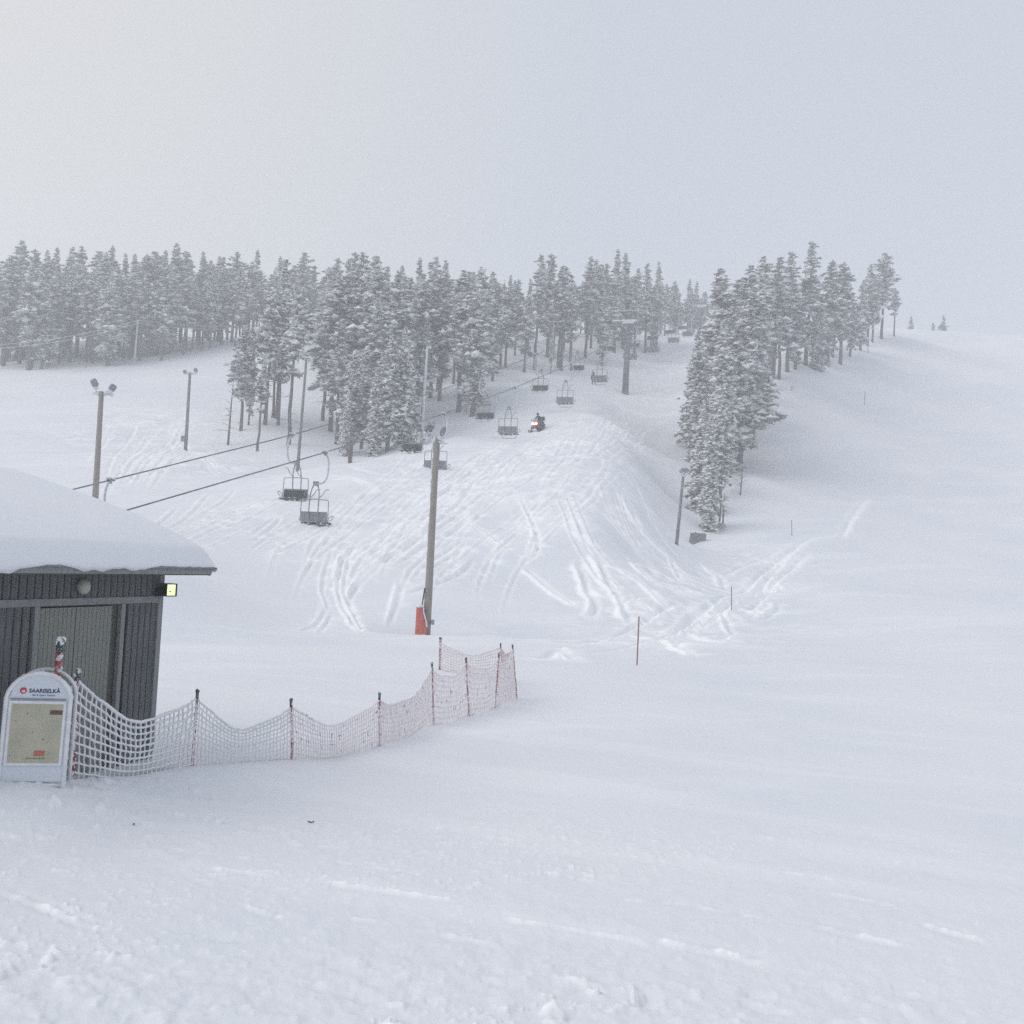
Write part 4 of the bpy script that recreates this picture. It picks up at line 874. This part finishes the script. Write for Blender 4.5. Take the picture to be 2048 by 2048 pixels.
q = MB(); q.add([(-.26, .62, .96), (.26, .62, .96), (.22, .38, 1.30), (-.22, .38, 1.30), (-.24, .60, .95), (.24, .60, .95), (.20, .36, 1.29), (-.20, .36, 1.29)], [(0, 1, 2, 3), (7, 6, 5, 4), (0, 4, 5, 1), (1, 5, 6, 2), (2, 6, 7, 3), (3, 7, 4, 0)], 'glass'); q.build('windshield', smo)
for sx in (-1, 1):
    q = MB(); q.ell((sx * .15, .98, .86), (.14, .09, .11), 'headlight', 12, 8, rot=Matrix.Rotation(-.5, 3, 'X')); q.build('headlight', smo)
    q = MB(); x = sx * .50; q.tube(smooth([(x, .35, .05), (x, .8, .04), (x, 1.25, .06), (x, 1.5, .16), (x, 1.6, .34)], 4), .055, 'black', 6); q.box((x, .9, .08), (.14, .9, .03), 'black'); q.tube([(x, 1.5, .22), (x, 1.2, .3), (x, .95, .1)], .025, 'dark', 5); q.build('ski', smo)
    q = MB(); q.tube([(x, .85, .1), (x * .9, .85, .42)], .04, 'black'); q.tube([(x, .85, .16), (sx * .22, .8, .42)], .028, 'black'); q.tube([(x, .85, .22), (sx * .22, .95, .5)], .028, 'black'); q.build('suspension_arm', smo)
    q = MB(); q.box((sx * .34, -.35, .34), (.2, 1.3, .04), 'black'); q.build('running_board', smo)
    q = MB(); q.tube([(sx * .22, .45, 1.05), (sx * .42, .38, 1.12)], .015, 'black'); q.box((sx * .48, .37, 1.15), (.14, .04, .09), 'black'); q.build('mirror', smo)
q = MB(); q.tube([(-.38, .12, 1.10), (-.1, .2, 1.06), (.1, .2, 1.06), (.38, .12, 1.10)], .022, 'black'); q.tube([(0, .2, 1.05), (0, .3, .9)], .03, 'black'); q.build('handlebar', smo)
q = MB(); tr = [(-1.45, .22), (-1.3, .40), (-.9, .44), (.2, .40), (.32, .25), (.1, .06), (-1.2, .02), (-1.4, .08)]; q.prism(tr, -.19, .19, 'dark')
for i in range(14): y = -1.3 + i * .105; q.box((0, y, .01), (.38, .03, .06), 'dark')
q.build('track', smo)
q = MB(); q.box((.0, -1.35, .78), (.40, .4, .05), 'black'); q.box((0, -1.42, .95), (.44, .34, .34), 'black'); q.tube([(-.2, -1.55, .6), (-.2, -1.6, 1.0)], .02, 'metal'); q.build('cargo_rack', smo)
pq = Vector(sp) + Ms @ Vector((0, -.38, .74)); pr = rider(tuple(pq), 0, 'driver in dark suit and helmet sitting on the snowmobile', 'suit', False, True); pr.rotation_euler = Ms.to_euler()

# ------------------------------------------------------------------ markers, box, debris, wires
def marker(ub, vb, ut, vt, r_, label, m='marker', cat='marker pole'):
    g = ground(ub, vb); t = P(ut, vt, g[1]); q = MB(); q.tube([(0, 0, -.3), tuple((t - g) * .5), tuple(t - g)], r_, m, 6); o = q.build('marker_pole', None, tuple(g)); tag(o, label, cat, 'piste marker poles'); return o
marker(1274, 1329, 1278, 1233, .022, 'thin red marker pole standing where the gully tracks end')
marker(1463, 1223, 1463, 1173, .026, 'thin grey marker pole among the tracks in the gully', 'greymarker')
marker(1584, 1070, 1583, 1040, .03, 'faint thin marker pole at the upper end of the gully tracks', 'greymarker')
marker(1729, 811, 1730, 783, .035, 'faint marker pole far up the right piste', 'greymarker')
marker(1736, 706, 1736, 690, .05, 'short stake below the right-hand pines', 'greymarker')
bx = ground(1395, 1082); ob = empty('snowed_in_box', tuple(bx), 'small grey box half buried in snow beside the right floodlight pole', 'box', rz=.25)
q = MB(); q.box((0, 0, .1), (1.0, .9, 1.0), 'greywood', rot=Matrix.Rotation(.12, 3, 'Y')); q.build('crate', ob)
q = MB(); q.ell((-.05, .05, .62), (.62, .6, .13), 'snow', 14, 8); q.build('snow_cap', ob)
g = ground(622, 1648); q = MB(); q.tube(smooth([(-.035, 0, .012), (-.015, -.005, .002), (.015, -.005, .002), (.035, 0, .014)], 3), .007, 'black', 6); tag(q.build('dark_twig', None, tuple(g)), 'small dark curved scrap lying on the snow in the foreground', 'litter')
g = ground(267, 1656); q = MB(); q.ell((0, 0, .006), (.011, .011, .010), 'black', 8, 6, jit=.2); tag(q.build('pebble', None, tuple(g)), 'tiny dark speck on the snow below the net fence', 'pebble')
def cable_pole(ub, vb, ut, vt, r_, label):
    g = ground(ub, vb); t = P(ut, vt, g[1]); q = MB(); q.tube([(0, 0, -.4), tuple(t - g)], [r_, r_ * .7], 'frosttube', 7, jit=.1); o = q.build('wire_pole', None, tuple(g)); tag(o, label, 'pole', 'poles of the overhead wire'); return t
w1 = cable_pole(268, 731, 276, 640, .16, 'white rimed pole holding the overhead wire at the edge of the left forest')
w0 = P(-180, 690, 120); w2 = P(640, 628, 175)
q = MB()
for a, b_, sg_ in ((w0, w1, 3.2), (w1, w2, 3.5)):
    for dz in (0, -.45): q.tube([tuple(a + (b_ - a) * t + np.array([0, 0, dz - sg_ * 4 * t * (1 - t) * .4])) for t in np.linspace(0, 1, 16)], .035, 'frosttube', 5)
tag(q.build('overhead_wire'), 'pair of frosted overhead wires crossing in front of the left forest', 'wire')

for o in bpy.data.objects:
    if o.name.split('.')[0] in ('rime', 'dirt_specks', 'frost_clumps', 'seat_frost', 'snow_cap', 'small_print', 'label_swirls', 'net_panel', 'overhead_wire') and o.type == 'MESH' and o.name.split('.')[0] != 'overhead_wire': o['kind'] = 'stuff' if o.parent else o.get('kind')
# ------------------------------------------------------------------ trees
def crown_mesh(seed, Hh, R_, cb, dens=1.0, droop=.25, frost=.6, spire=.8, clump=.34, name='crown'):
    r = np.random.default_rng(seed); V_ = []; T_ = []; MI = []; nv = 0
    oct_v = np.array([(1, 0, 0), (0, 1, 0), (-1, 0, 0), (0, -1, 0), (0, 0, 1), (0, 0, -1)], float)
    oct_f = np.array([(0, 1, 4), (1, 2, 4), (2, 3, 4), (3, 0, 4), (1, 0, 5), (2, 1, 5), (3, 2, 5), (0, 3, 5)])
    lob = r.uniform(.45, 1.4, (9, 7)); nb = int(74 * dens * Hh / 14 * (1 - cb) / .6)
    azl = r.uniform(.55, 1.35, 5)
    for b_ in range(nb):
        fb = min(1, max(.08, frost + .10 + r.normal(0, .26)))
        t = (b_ + r.uniform(0, 1)) / nb; h = Hh * (cb + (1 - cb) * t) - (Hh * .11 * r.uniform() if t < .12 else 0); az = b_ * 2.39996 + r.normal(0, .4)
        prof = (1 - t) ** spire * (.45 + .55 * min(1, t / .22)) + .05
        L_ = azl[int((az % (2 * pi)) / (2 * pi) * 4.99)] * R_ * prof * lob[int(t * 8.99), int((az % (2 * pi)) / (2 * pi) * 6.99)] * r.uniform(.6, 1.12)
        L_ = max(L_, .10); up = .35 * t - .05 - droop * (1 - t) * r.uniform(.5, 1.4); d = np.array([math.cos(az), math.sin(az), 0]); pd = np.array([-d[1], d[0], 0])
        ns_ = max(2, int(L_ / (clump * .95)) + 1)
        for k in range(ns_):
            s_ = (k + .6) / ns_; s_ = .12 + .9 * s_; side = r.normal(0, .24) * L_ * s_ * 1.1
            c = d * L_ * s_ + pd * side + np.array([0, 0, h + up * L_ * s_ - droop * .9 * L_ * s_ * s_ + r.normal(0, .08)])
            rc = clump * r.uniform(.65, 1.45) * (.42 + .68 * (1 - t) ** .6)
            q = oct_v * np.array([rc * 1.15, rc * 1.15, rc * .62]) * r.uniform(.7, 1.25, (6, 1)) + r.normal(0, rc * .12, (6, 3)); a_ = r.uniform(0, 6.28); ca_, sa_ = math.cos(a_), math.sin(a_)
            q = np.stack([q[:, 0] * ca_ - q[:, 1] * sa_, q[:, 0] * sa_ + q[:, 1] * ca_, q[:, 2]], -1) + c
            V_.append(q); T_.append(oct_f + nv); top_ = 1 if r.uniform() < fb + .12 else 0; MI += [top_] * 4 + [0 if r.uniform() < .75 else 1] * 4; nv += 6
            m_ = 6
            dd = r.normal(0, 1, (m_, 3)); dd[:, 2] *= .6; dd[:, 2] -= .15; dd /= np.linalg.norm(dd, axis=1, keepdims=True)
            st = c + dd * rc * .35; tip = c + dd * rc * r.uniform(1.15, 1.85, (m_, 1)); w_ = np.cross(dd, r.normal(0, 1, (m_, 3))); w_ /= np.linalg.norm(w_, axis=1, keepdims=True) + 1e-9; w_ *= rc * r.uniform(.16, .32, (m_, 1))
            q = np.stack([st - w_, st + w_, tip], 1).reshape(-1, 3); V_.append(q); T_.append(np.arange(m_ * 3).reshape(-1, 3) + nv); nv += m_ * 3
            MI += [1 if (x[2] > -.1 and r.uniform() < fb * 1.1) or r.uniform() < fb * .45 else 0 for x in dd]
    V_ = np.concatenate(V_); T_ = np.concatenate(T_); me = bpy.data.meshes.new(name)
    me.vertices.add(len(V_)); me.vertices.foreach_set('co', V_.astype(np.float32).ravel()); me.loops.add(T_.size); me.loops.foreach_set('vertex_index', T_.astype(np.int32).ravel())
    me.polygons.add(len(T_)); me.polygons.foreach_set('loop_start', (np.arange(len(T_)) * 3).astype(np.int32)); me.materials.append(M['needle']); me.materials.append(M['crownfrost'])
    me.polygons.foreach_set('material_index', np.array(MI, np.int32)); me.update(calc_edges=True); return me
def trunk_mesh(seed, Hh, r0, cb):
    rd = random.Random(seed); q = MB(); p_ = []; rr_ = []
    for i in range(9): t = i / 8; p_.append((rd.uniform(-.08, .08) * (i > 0), rd.uniform(-.08, .08) * (i > 0), -.7 + (Hh * .97 + .7) * t)); rr_.append(r0 * (1 - .82 * t) * (1.15 if i == 0 else 1))
    q.tube(p_, rr_, 'bark', 8)
    for i in range(7):
        z = Hh * cb * rd.uniform(.35, 1.0); a_ = rd.uniform(0, 6.28); l = rd.uniform(.4, 1.3); q.tube([(0, 0, z), (math.cos(a_) * l * .6, math.sin(a_) * l * .6, z - .02), (math.cos(a_) * l, math.sin(a_) * l, z - l * .25)], [.035, .022, .01], 'bark', 4)
    return q.mesh('trunk')
def bare_mesh(seed, Hh, r0, spread, tw=26, mt='bark', m2='crownfrost'):
    rd = random.Random(seed); q = MB(); q.tube([(0, 0, -.5), (rd.uniform(-.1, .1), 0, Hh * .5), (rd.uniform(-.15, .15), 0, Hh)], [r0, r0 * .6, r0 * .2], mt, 7)
    w = MB()
    for i in range(tw):
        z = Hh * rd.uniform(.18, .95); a_ = rd.uniform(0, 6.28); l = spread * rd.uniform(.5, 1) * (1.15 - z / Hh); e = Vector((math.cos(a_), math.sin(a_), rd.uniform(-.35, .5))) * l; m_ = Vector((0, 0, z)) + e * .5 + Vector((0, 0, .08 * l))
        w.tube([(0, 0, z), m_, Vector((0, 0, z)) + e], [.028, .018, .008], m2 if i % 2 else mt, 4)
        for _ in range(4):
            s_ = rd.uniform(.35, 1); b_ = Vector((0, 0, z)) + e * s_; w.tube([b_, b_ + Vector((rd.uniform(-1, 1), rd.uniform(-1, 1), rd.uniform(-.5, .5))) * l * .35], [.012, .006], m2, 3)
    return q.mesh('trunk'), w.mesh('branches')
PR = []      # variants, all 14 m tall: (trunk, crown, kind)
spec = [(1, 1.9, .46, 'p'), (2, 1.7, .55, 'p'), (3, 2.2, .42, 'p'), (4, 1.35, .34, 's'), (5, 1.9, .60, 'p'), (6, 1.25, .28, 's'), (7, 1.8, .38, 'p'), (8, 1.6, .50, 'p'), (9, 2.3, .52, 'p'), (10, 1.15, .36, 's'), (11, 1.7, .45, 'p'), (12, 2.0, .40, 'p')]
for sd_, R_, cb, kd in spec:
    PR.append((trunk_mesh(sd_, 14, .21, cb), crown_mesh(sd_, 14, R_ * 1.14, cb - .03, 1.1 if kd == 'p' else 1.1, .22 if kd == 'p' else .4, [.68, .8, .5, .62, .75][sd_ % 5], .62 if kd == 'p' else .85), kd))
BUSH = [(trunk_mesh(20 + i, 14, .24, .12), crown_mesh(20 + i, 14, [2.5, 2.2, 2.7][i], [.10, .07, .14][i], 1.6, .42, .88, .65, .34), 'b') for i in range(3)]
DENSE = [(trunk_mesh(30 + i, 14, .26, .2), crown_mesh(30 + i, 14, [2.1, 2.4][i], [.20, .26][i], 1.4, .32, .75, .55, .35), 'd') for i in range(2)]
NARROW = [(trunk_mesh(40, 14, .18, .3), crown_mesh(40, 14, 1.15, .3, 1.0, .5, .35, .9, .28), 'n')]
ALL = {'p': [v for v in PR if v[2] == 'p'], 's': [v for v in PR if v[2] == 's'], 'b': BUSH, 'd': DENSE, 'n': NARROW}
ntree = 0
def tree(q, h, kind, label, group=None, wd=1.0, cat='tree', name='pine_tree', var=None):
    global ntree
    L_ = ALL[kind]; tm, cm, _ = L_[random.randrange(len(L_)) if var is None else var % len(L_)]; ntree += 1
    o = empty(name, (q[0], q[1], q[2] - .05), label, cat, group, rz=random.uniform(0, 6.28)); k = h / 14.0; o.scale = (k * wd, k * wd, k)
    o.rotation_euler = (random.uniform(-.015, .015), random.uniform(-.015, .015), o.rotation_euler.z)
    link('trunk', tm, o); link('crown', cm, o); return o
def T(u, v, D, vt, kind, label, group=None, wd=1.0, var=None):
    q = ground(u, v) if v is not None else place(u, D)
    if q is None: print('no ground', u, v); return
    return tree(q, height_to(q, vt), kind, label, group, wd, var=var)
G1 = 'rime-covered pines of the small stand left of the slim floodlight pole'
T(576, 890, 0, 578, 'p', 'tall pine with thick bare trunk beside the slim floodlight pole', G1, 1.0, 1)
T(553, 838, 0, 520, 'p', 'tallest pine of the left stand with two dark trunks', G1, .9, 4); T(545, 836, 0, 600, 'p', 'pine close behind the tallest of the left stand', G1, .9)
T(556, 850, 0, 590, 'p', 'leaning pine in the middle of the left stand', G1, .85, 0)
T(482, 862, 0, 650, 'p', 'dark rounded pine at the left edge of the stand', G1, 1.15, 2); T(515, 903, 0, 722, 'p', 'short frosted pine in front of the left stand', G1, 1.1, 1)
T(530, 850, 0, 574, 'p', 'full-crowned pine left of the tallest one', G1, 1.0, 3); T(497, 851, 0, 690, 's', 'thin-stemmed young pine in the left stand', G1, .8)
G2 = 'rime-covered pines of the dense grove behind the crest'
for u, D, vt, kd, wd, lb in [
 (660,117,553,'p',1.15,'broad pine at the left edge of the grove above the snow lane'),(700,119,508,'p',1.0,'very tall pine at the back left of the grove'),(732,116,512,'p',1.05,'very tall pine in the middle of the grove'),
 (672,108,640,'p',1.2,'spreading pine low at the left of the grove'),(700,101,700,'d',1.0,'dense pine leaning over the crest at the front of the grove'),(742,99,735,'b',.95,'bushy white pine at the front of the grove, trunk cut by the crest'),
 (775,100,672,'d',1.05,'pine with broad snow-laden head at the front right of the grove'),(800,101,655,'b',1.0,'rounded snow-capped pine at the right end of the grove'),
 (722,104,690,'d',.9,'dense frosted pine near the grey cable mast'),(715,124,530,'p',1.0,'pine behind the tallest of the grove'),(800,122,555,'p',1.1,'full pine behind the snow-capped one'),(786,124,541,'n',1.2,'narrow dark spruce rising between the pines'),
 (762,128,530,'n',1.2,'slender grey spruce in the grove'),(685,132,520,'p',1.0,'hazy pine at the back of the grove'),(645,121,600,'p',1.1,'pine overhanging the snow lane'),(740,112,600,'p',1.1,'pine in the second row of the grove'),
 (690,99,780,'b',.7,'low white bushy pine in front of the grove'),(815,103,760,'b',.6,'small bushy pine at the right foot of the grove')]:
    T(u, None, D, vt, kd, lb, G2, wd)
G3 = 'rime-covered pines along the upper left side of the lift line'
for u, v, D, vt, kd, wd, lb in [
 (859,797,0,512,'p',1.0,'tall pine with double tip left of centre'),(874,783,0,520,'p',.9,'slim tall pine beside the double-tipped one'),(906,768,0,560,'p',1.0,'pine standing behind the thick-trunked one'),
 (916,824,0,541,'p',1.25,'pine with thick dark trunk near the left rope'),(944,833,0,533,'d',1.0,'pine with hanging rimed boughs nearest the ropes'),(954,784,0,570,'p',1.05,'pine right behind the one with hanging boughs'),
 (1011,735,0,580,'p',1.2,'bent-topped pine with a white drooping bough'),(1048,745,0,590,'p',1.15,'broad low-crowned pine above the ropes'),(1069,741,0,510,'p',1.0,'tall straight pine above the ropes'),
 (1116,737,0,533,'p',1.15,'tall pine whose bare trunk ends just above the right rope'),(1101,748,0,640,'s',.7,'small dead-topped pine by the right rope'),(1170,717,0,512,'p',1.0,'tall pine above the chair with the rider'),
 (1140,726,0,560,'p',1.0,'pine between the two tall ones'),(1205,700,0,527,'p',1.0,'pine left of the tower beam'),(1228,None,168,500,'s',1.1,'highest spire behind the lift tower'),(1268,None,170,537,'p',1.0,'pine behind the tower beam'),
 (1290,None,176,527,'p',1.0,'pine right of the tower beam'),(1312,None,180,525,'s',1.1,'tall pine beyond the tower'),(1197,None,172,529,'s',1.0,'pine spire left behind the tower'),(1182,None,168,520,'p',1.0,'pine rising behind the rider'),
 (880,None,128,541,'n',1.3,'dark narrow spruce left of centre'),(985,None,140,565,'p',1.0,'pine with forked tip in the middle'),(935,None,128,600,'p',1.1,'pine filling between trunks'),(834,None,128,560,'p',1.2,'wide pine right of the snow-capped one'),(845,None,122,640,'p',1.1,'pine behind the pale pole'),(975,None,150,560,'s',1.0,'small spire behind the bent pine'),(1030,None,160,560,'p',1.0,'hazy pine behind the ropes')]:
    T(u, v, D, vt, kd, lb, G3, wd)
G4 = 'rime-covered pines of the stand between the lift line and the right piste'
for u, v, D, vt, kd, wd, lb in [
 (1412,1058,0,830,'b',.95,'snow-laden front pine at the lower tip of the right stand'),(1398,None,100,800,'b',.95,'pine just behind and above the front one'),(1388,None,112,655,'b',.95,'snowy pine at the left edge of the right stand'),
 (1436,None,108,640,'b',1.0,'large snow-plastered pine in the middle of the right stand'),(1479,943,0,600,'d',1.1,'large pine with bare foot at the right edge of the stand'),(1450,None,113,700,'d',.95,'dense pine inside the stand'),
 (1425,None,122,537,'p',1.25,'dark tall pine at the top left of the right stand'),(1455,None,118,600,'d',1.0,'pine in the second row of the right stand'),(1505,None,124,580,'d',.9,'full pine at the right side of the stand'),
 (1400,None,118,700,'d',.9,'pine half hidden at the left side of the stand'),(1380,None,124,690,'b',.9,'low-branched pine leaning out to the left'),(1440,None,103,790,'d',.9,'greyish pine right behind the front one'),
 (1490,None,133,531,'p',1.3,'pine near the upper left of the right stand'),(1515,None,140,512,'p',1.2,'tall twin-topped pine in the upper stand'),(1545,None,142,514,'p',1.2,'pine next to the twin-topped one'),(1557,758,0,560,'p',1.2,'pine with dark bare trunk at the piste edge'),
 (1575,743,0,505,'p',1.15,'tall pine with long bare trunk at the piste edge'),(1612,None,152,484,'p',1.15,'tallest pine of the right stand'),(1630,735,0,560,'b',1.0,'low-branched pine by the right piste'),(1655,None,157,521,'p',1.2,'pine right of the tallest one'),
 (1680,None,160,526,'p',1.25,'pine with rounded tip in the upper right stand'),(1700,None,164,590,'d',1.0,'lower dense pine in the upper right stand'),(1721,701,0,560,'d',1.0,'pine near the crest of the piste'),(1735,None,176,529,'p',1.1,'pine near the right end of the stand'),
 (1763,None,180,505,'p',1.25,'tall pine at the right end of the stand'),(1745,None,178,560,'p',1.2,'pine left of the right end'),(1788,None,183,575,'p',1.2,'last pine at the right end of the stand'),(1590,None,150,580,'d',1.1,'filled pine in the upper stand'),
 (1535,None,146,590,'d',1.0,'low dense pine in the upper stand'),(1645,None,158,600,'b',1.0,'snowy low pine in the upper stand'),(1500,None,128,640,'d',1.0,'dense pine on the right flank'),(1665,None,162,570,'d',1.0,'pine behind the low snowy one'),
 (1480,None,118,640,'d',1.0,'dense pine over the bare foot of another'),(1460,None,125,560,'p',1.3,'pine rising between the two stands')]:
    T(u, v, D, vt, kd, lb, G4, wd)
T(1820, None, 232, 632, 's', 'small faint tree beyond the crest, left of two', 'faint trees beyond the crest', 1.6); T(1886, None, 226, 630, 's', 'small faint tree beyond the crest, right of two', 'faint trees beyond the crest', 1.8); T(1865, None, 232, 645, 's', 'tiny faint tree between the two beyond the crest', 'faint trees beyond the crest', 1.8)
# front row and tips of the left forest
G5 = 'rime-covered pines of the forest beyond the left piste'
n5 = 0; FL = ['pine with broad crown at the left edge of the left forest, behind leaning trunks', 'slim leaning pine beside the broad one at the left forest edge', 'young thin-stemmed pine right of the broad left one', 'thin pine stem in the gap of the left forest edge', 'pine cut by the left border of the picture', 'full snowy pine behind a small twiggy shrub at the forest edge', 'pine between the full snowy one and the thick grey trunk', 'pine with thick grey trunk at the left forest edge', 'pine with drooping white bough left of the white wire pole', 'small low pine left of the white wire pole', 'pine just behind the white wire pole', 'pine with dark stem right of the wire pole', 'second dark-stemmed pine right of the wire pole', 'pine above the short floodlight pole on the left', 'slim pine above and right of that floodlight pole', 'pine with white lower bough near the right end of the left forest edge', 'narrow-stemmed pine near the right end of the left forest edge', 'thick-stemmed pine near the right end of the left forest edge', 'pine beside the thick-stemmed one, half behind it', 'last pine of the left forest edge before the small stand', 'pine in the second row left of the full snowy one', 'thin pine in the second row over the shrub', 'hazy pine in the second row at far left', 'low pine over the dark shrub on the piste edge', 'low pine between the wire pole and the dark shrub']
for u, v, D, vt in [(62,740,0,560),(57,741,0,500),(83,739,0,600),(96,733,0,640),(3,730,0,520),(172,726,0,545),(181,716,0,590),(196,720,0,503),(246,717,0,575),(229,719,0,690),(265,712,0,530),(315,706,0,560),(326,710,0,540),(371,699,0,520),(384,699,0,590),
  (404,702,0,560),(420,697,0,540),(435,684,0,515),(441,681,0,560),(454,680,0,540),(140,725,0,560),(118,728,0,590),(18,715,0,560),(345,700,0,620),(290,700,0,640)]:
    T(u, v, D, vt, 'd' if n5 % 5 == 2 else 'p', FL[n5], G5, random.uniform(1.0, 1.3)); n5 += 1
for u, D, vt in [(31,165,482),(7,158,509),(82,175,500),(98,170,494),(129,172,496),(152,165,494),(188,173,503),(210,165,491),(237,170,509),(259,180,507),(295,170,502),(321,180,500),(342,168,487),(362,175,502),(397,175,505),(428,180,512),(464,175,505),(504,172,500),(558,185,518),(600,175,505),(622,178,532),
   (668,175,516),(700,165,505),(740,160,520),(795,165,530),(830,150,515),(990,190,580),(1024,185,560),(1056,168,558),(1095,160,508),(1122,152,535),(1245,172,505),(1329,195,568),(1346,205,562),(1375,205,558),(1388,215,562),(1404,220,585),(920,170,575),(955,180,585)]:
    T(u, None, D, vt, 's' if random.random() < .35 else 'p', 'tall hazy pine whose tip stands out of the forest skyline', 'pine tips of the forest skyline', random.uniform(1.1, 1.4))
def fill(u0, u1, d0, d1, n_, vlim, label, group):
    k = 0; tries = 0; used = []
    while k < n_ and tries < n_ * 12:
        tries += 1; u = random.uniform(u0, u1); D = random.uniform(d0, d1); q = place(u, D)
        if any((q[0] - a) ** 2 + (q[1] - b_) ** 2 < 5 for a, b_ in used): continue
        h = random.uniform(11, 16); hm = height_to(q, vlim + random.uniform(0, 35)); h = min(h, hm)
        if h < 7: continue
        used.append((q[0], q[1])); tree(q, h, random.choice('pppds'), label, group, random.uniform(1.05, 1.35)); k += 1
fill(-90, 640, 162, 205, 80, 508, 'hazy pine within the dense forest beyond the left piste', G5)
fill(-60, 460, 153, 164, 18, 530, 'pine behind the front edge of the left forest', G5)
fill(640, 1000, 140, 195, 34, 535, 'hazy pine in the forest behind the central grove', 'hazy pines behind the central grove')
fill(1000, 1230, 158, 205, 24, 545, 'hazy pine in the forest above the ropes', 'hazy pines above the ropes')
fill(1180, 1410, 200, 240, 24, 570, 'faint pine in the far forest beyond the lift tower', 'faint pines beyond the lift tower')
fill(1225, 1350, 178, 200, 8, 545, 'hazy pine near the top of the lift line', 'faint pines beyond the lift tower')
# dead and bare trees
for u, v, vt, sp_, tw, lb, mt_ in [(456, 890, 762, 1.9, 30, 'bare dead pine with thin branches at the left edge of the stand', 'bark'), (1480, 992, 925, 1.3, 30, 'bare frosted sapling right of the front pine', 'bark'), (1438, 1050, 960, 1.0, 18, 'thin bare stem beside the front pine', 'bark'), (1446, 1052, 985, 1.6, 22, 'bare bush with thin rimed twigs behind the front pine', 'bark'),
    (172, 737, 722, .8, 12, 'low twiggy shrub in front of the left forest', 'bark'), (360, 704, 690, .8, 12, 'small dark shrub at the edge of the left piste', 'bark'), (1583, 781, 770, .7, 10, 'small shrub poking from the snow on the right piste', 'bark'), (1000, 738, 560, .9, 14, 'bare snag between the pines', 'bark'), (700, 925, 850, .5, 8, 'short broken trunk at the crest', 'bark'), (932, 826, 800, .3, 4, 'short thin stub among the trunks', 'bark')]:
    g = ground(u, v)
    if g is None: continue
    h = height_to(g, vt); tm, bm_ = bare_mesh(int(u), h, .05 + h * .012, sp_, tw)
    o = empty('bare_tree', tuple(g), lb, 'bare tree'); link('trunk', tm, o); link('branches', bm_, o)
g = ground(700, 924); mst = MB(); hm = height_to(g, 853); mst.tube([(0, 0, -.4), (0, 0, hm)], [.2, .17], 'bark', 9); tag(mst.build('cut_trunk', None, tuple(g)), 'thick cut trunk standing at the crest in front of the grove', 'trunk')
print('trees', ntree)

# ------------------------------------------------------------------ haze
hz_ = MB(); hz_.box((0, 150, 44), (1000, 900, 92), 'snow'); ho = hz_.build('haze'); hm_ = bpy.data.materials.new('haze'); hm_.use_nodes = True; t = hm_.node_tree; t.nodes.clear()
o_ = N(t, 'ShaderNodeOutputMaterial'); pv = N(t, 'ShaderNodeVolumePrincipled'); pv.inputs['Color'].default_value = (.97, .98, 1, 1); pv.inputs['Density'].default_value = .0025; pv.inputs['Anisotropy'].default_value = 0.2
L(t, pv.outputs[0], o_.inputs['Volume']); ho.data.materials.clear(); ho.data.materials.append(hm_); tag(ho, kind='stuff')
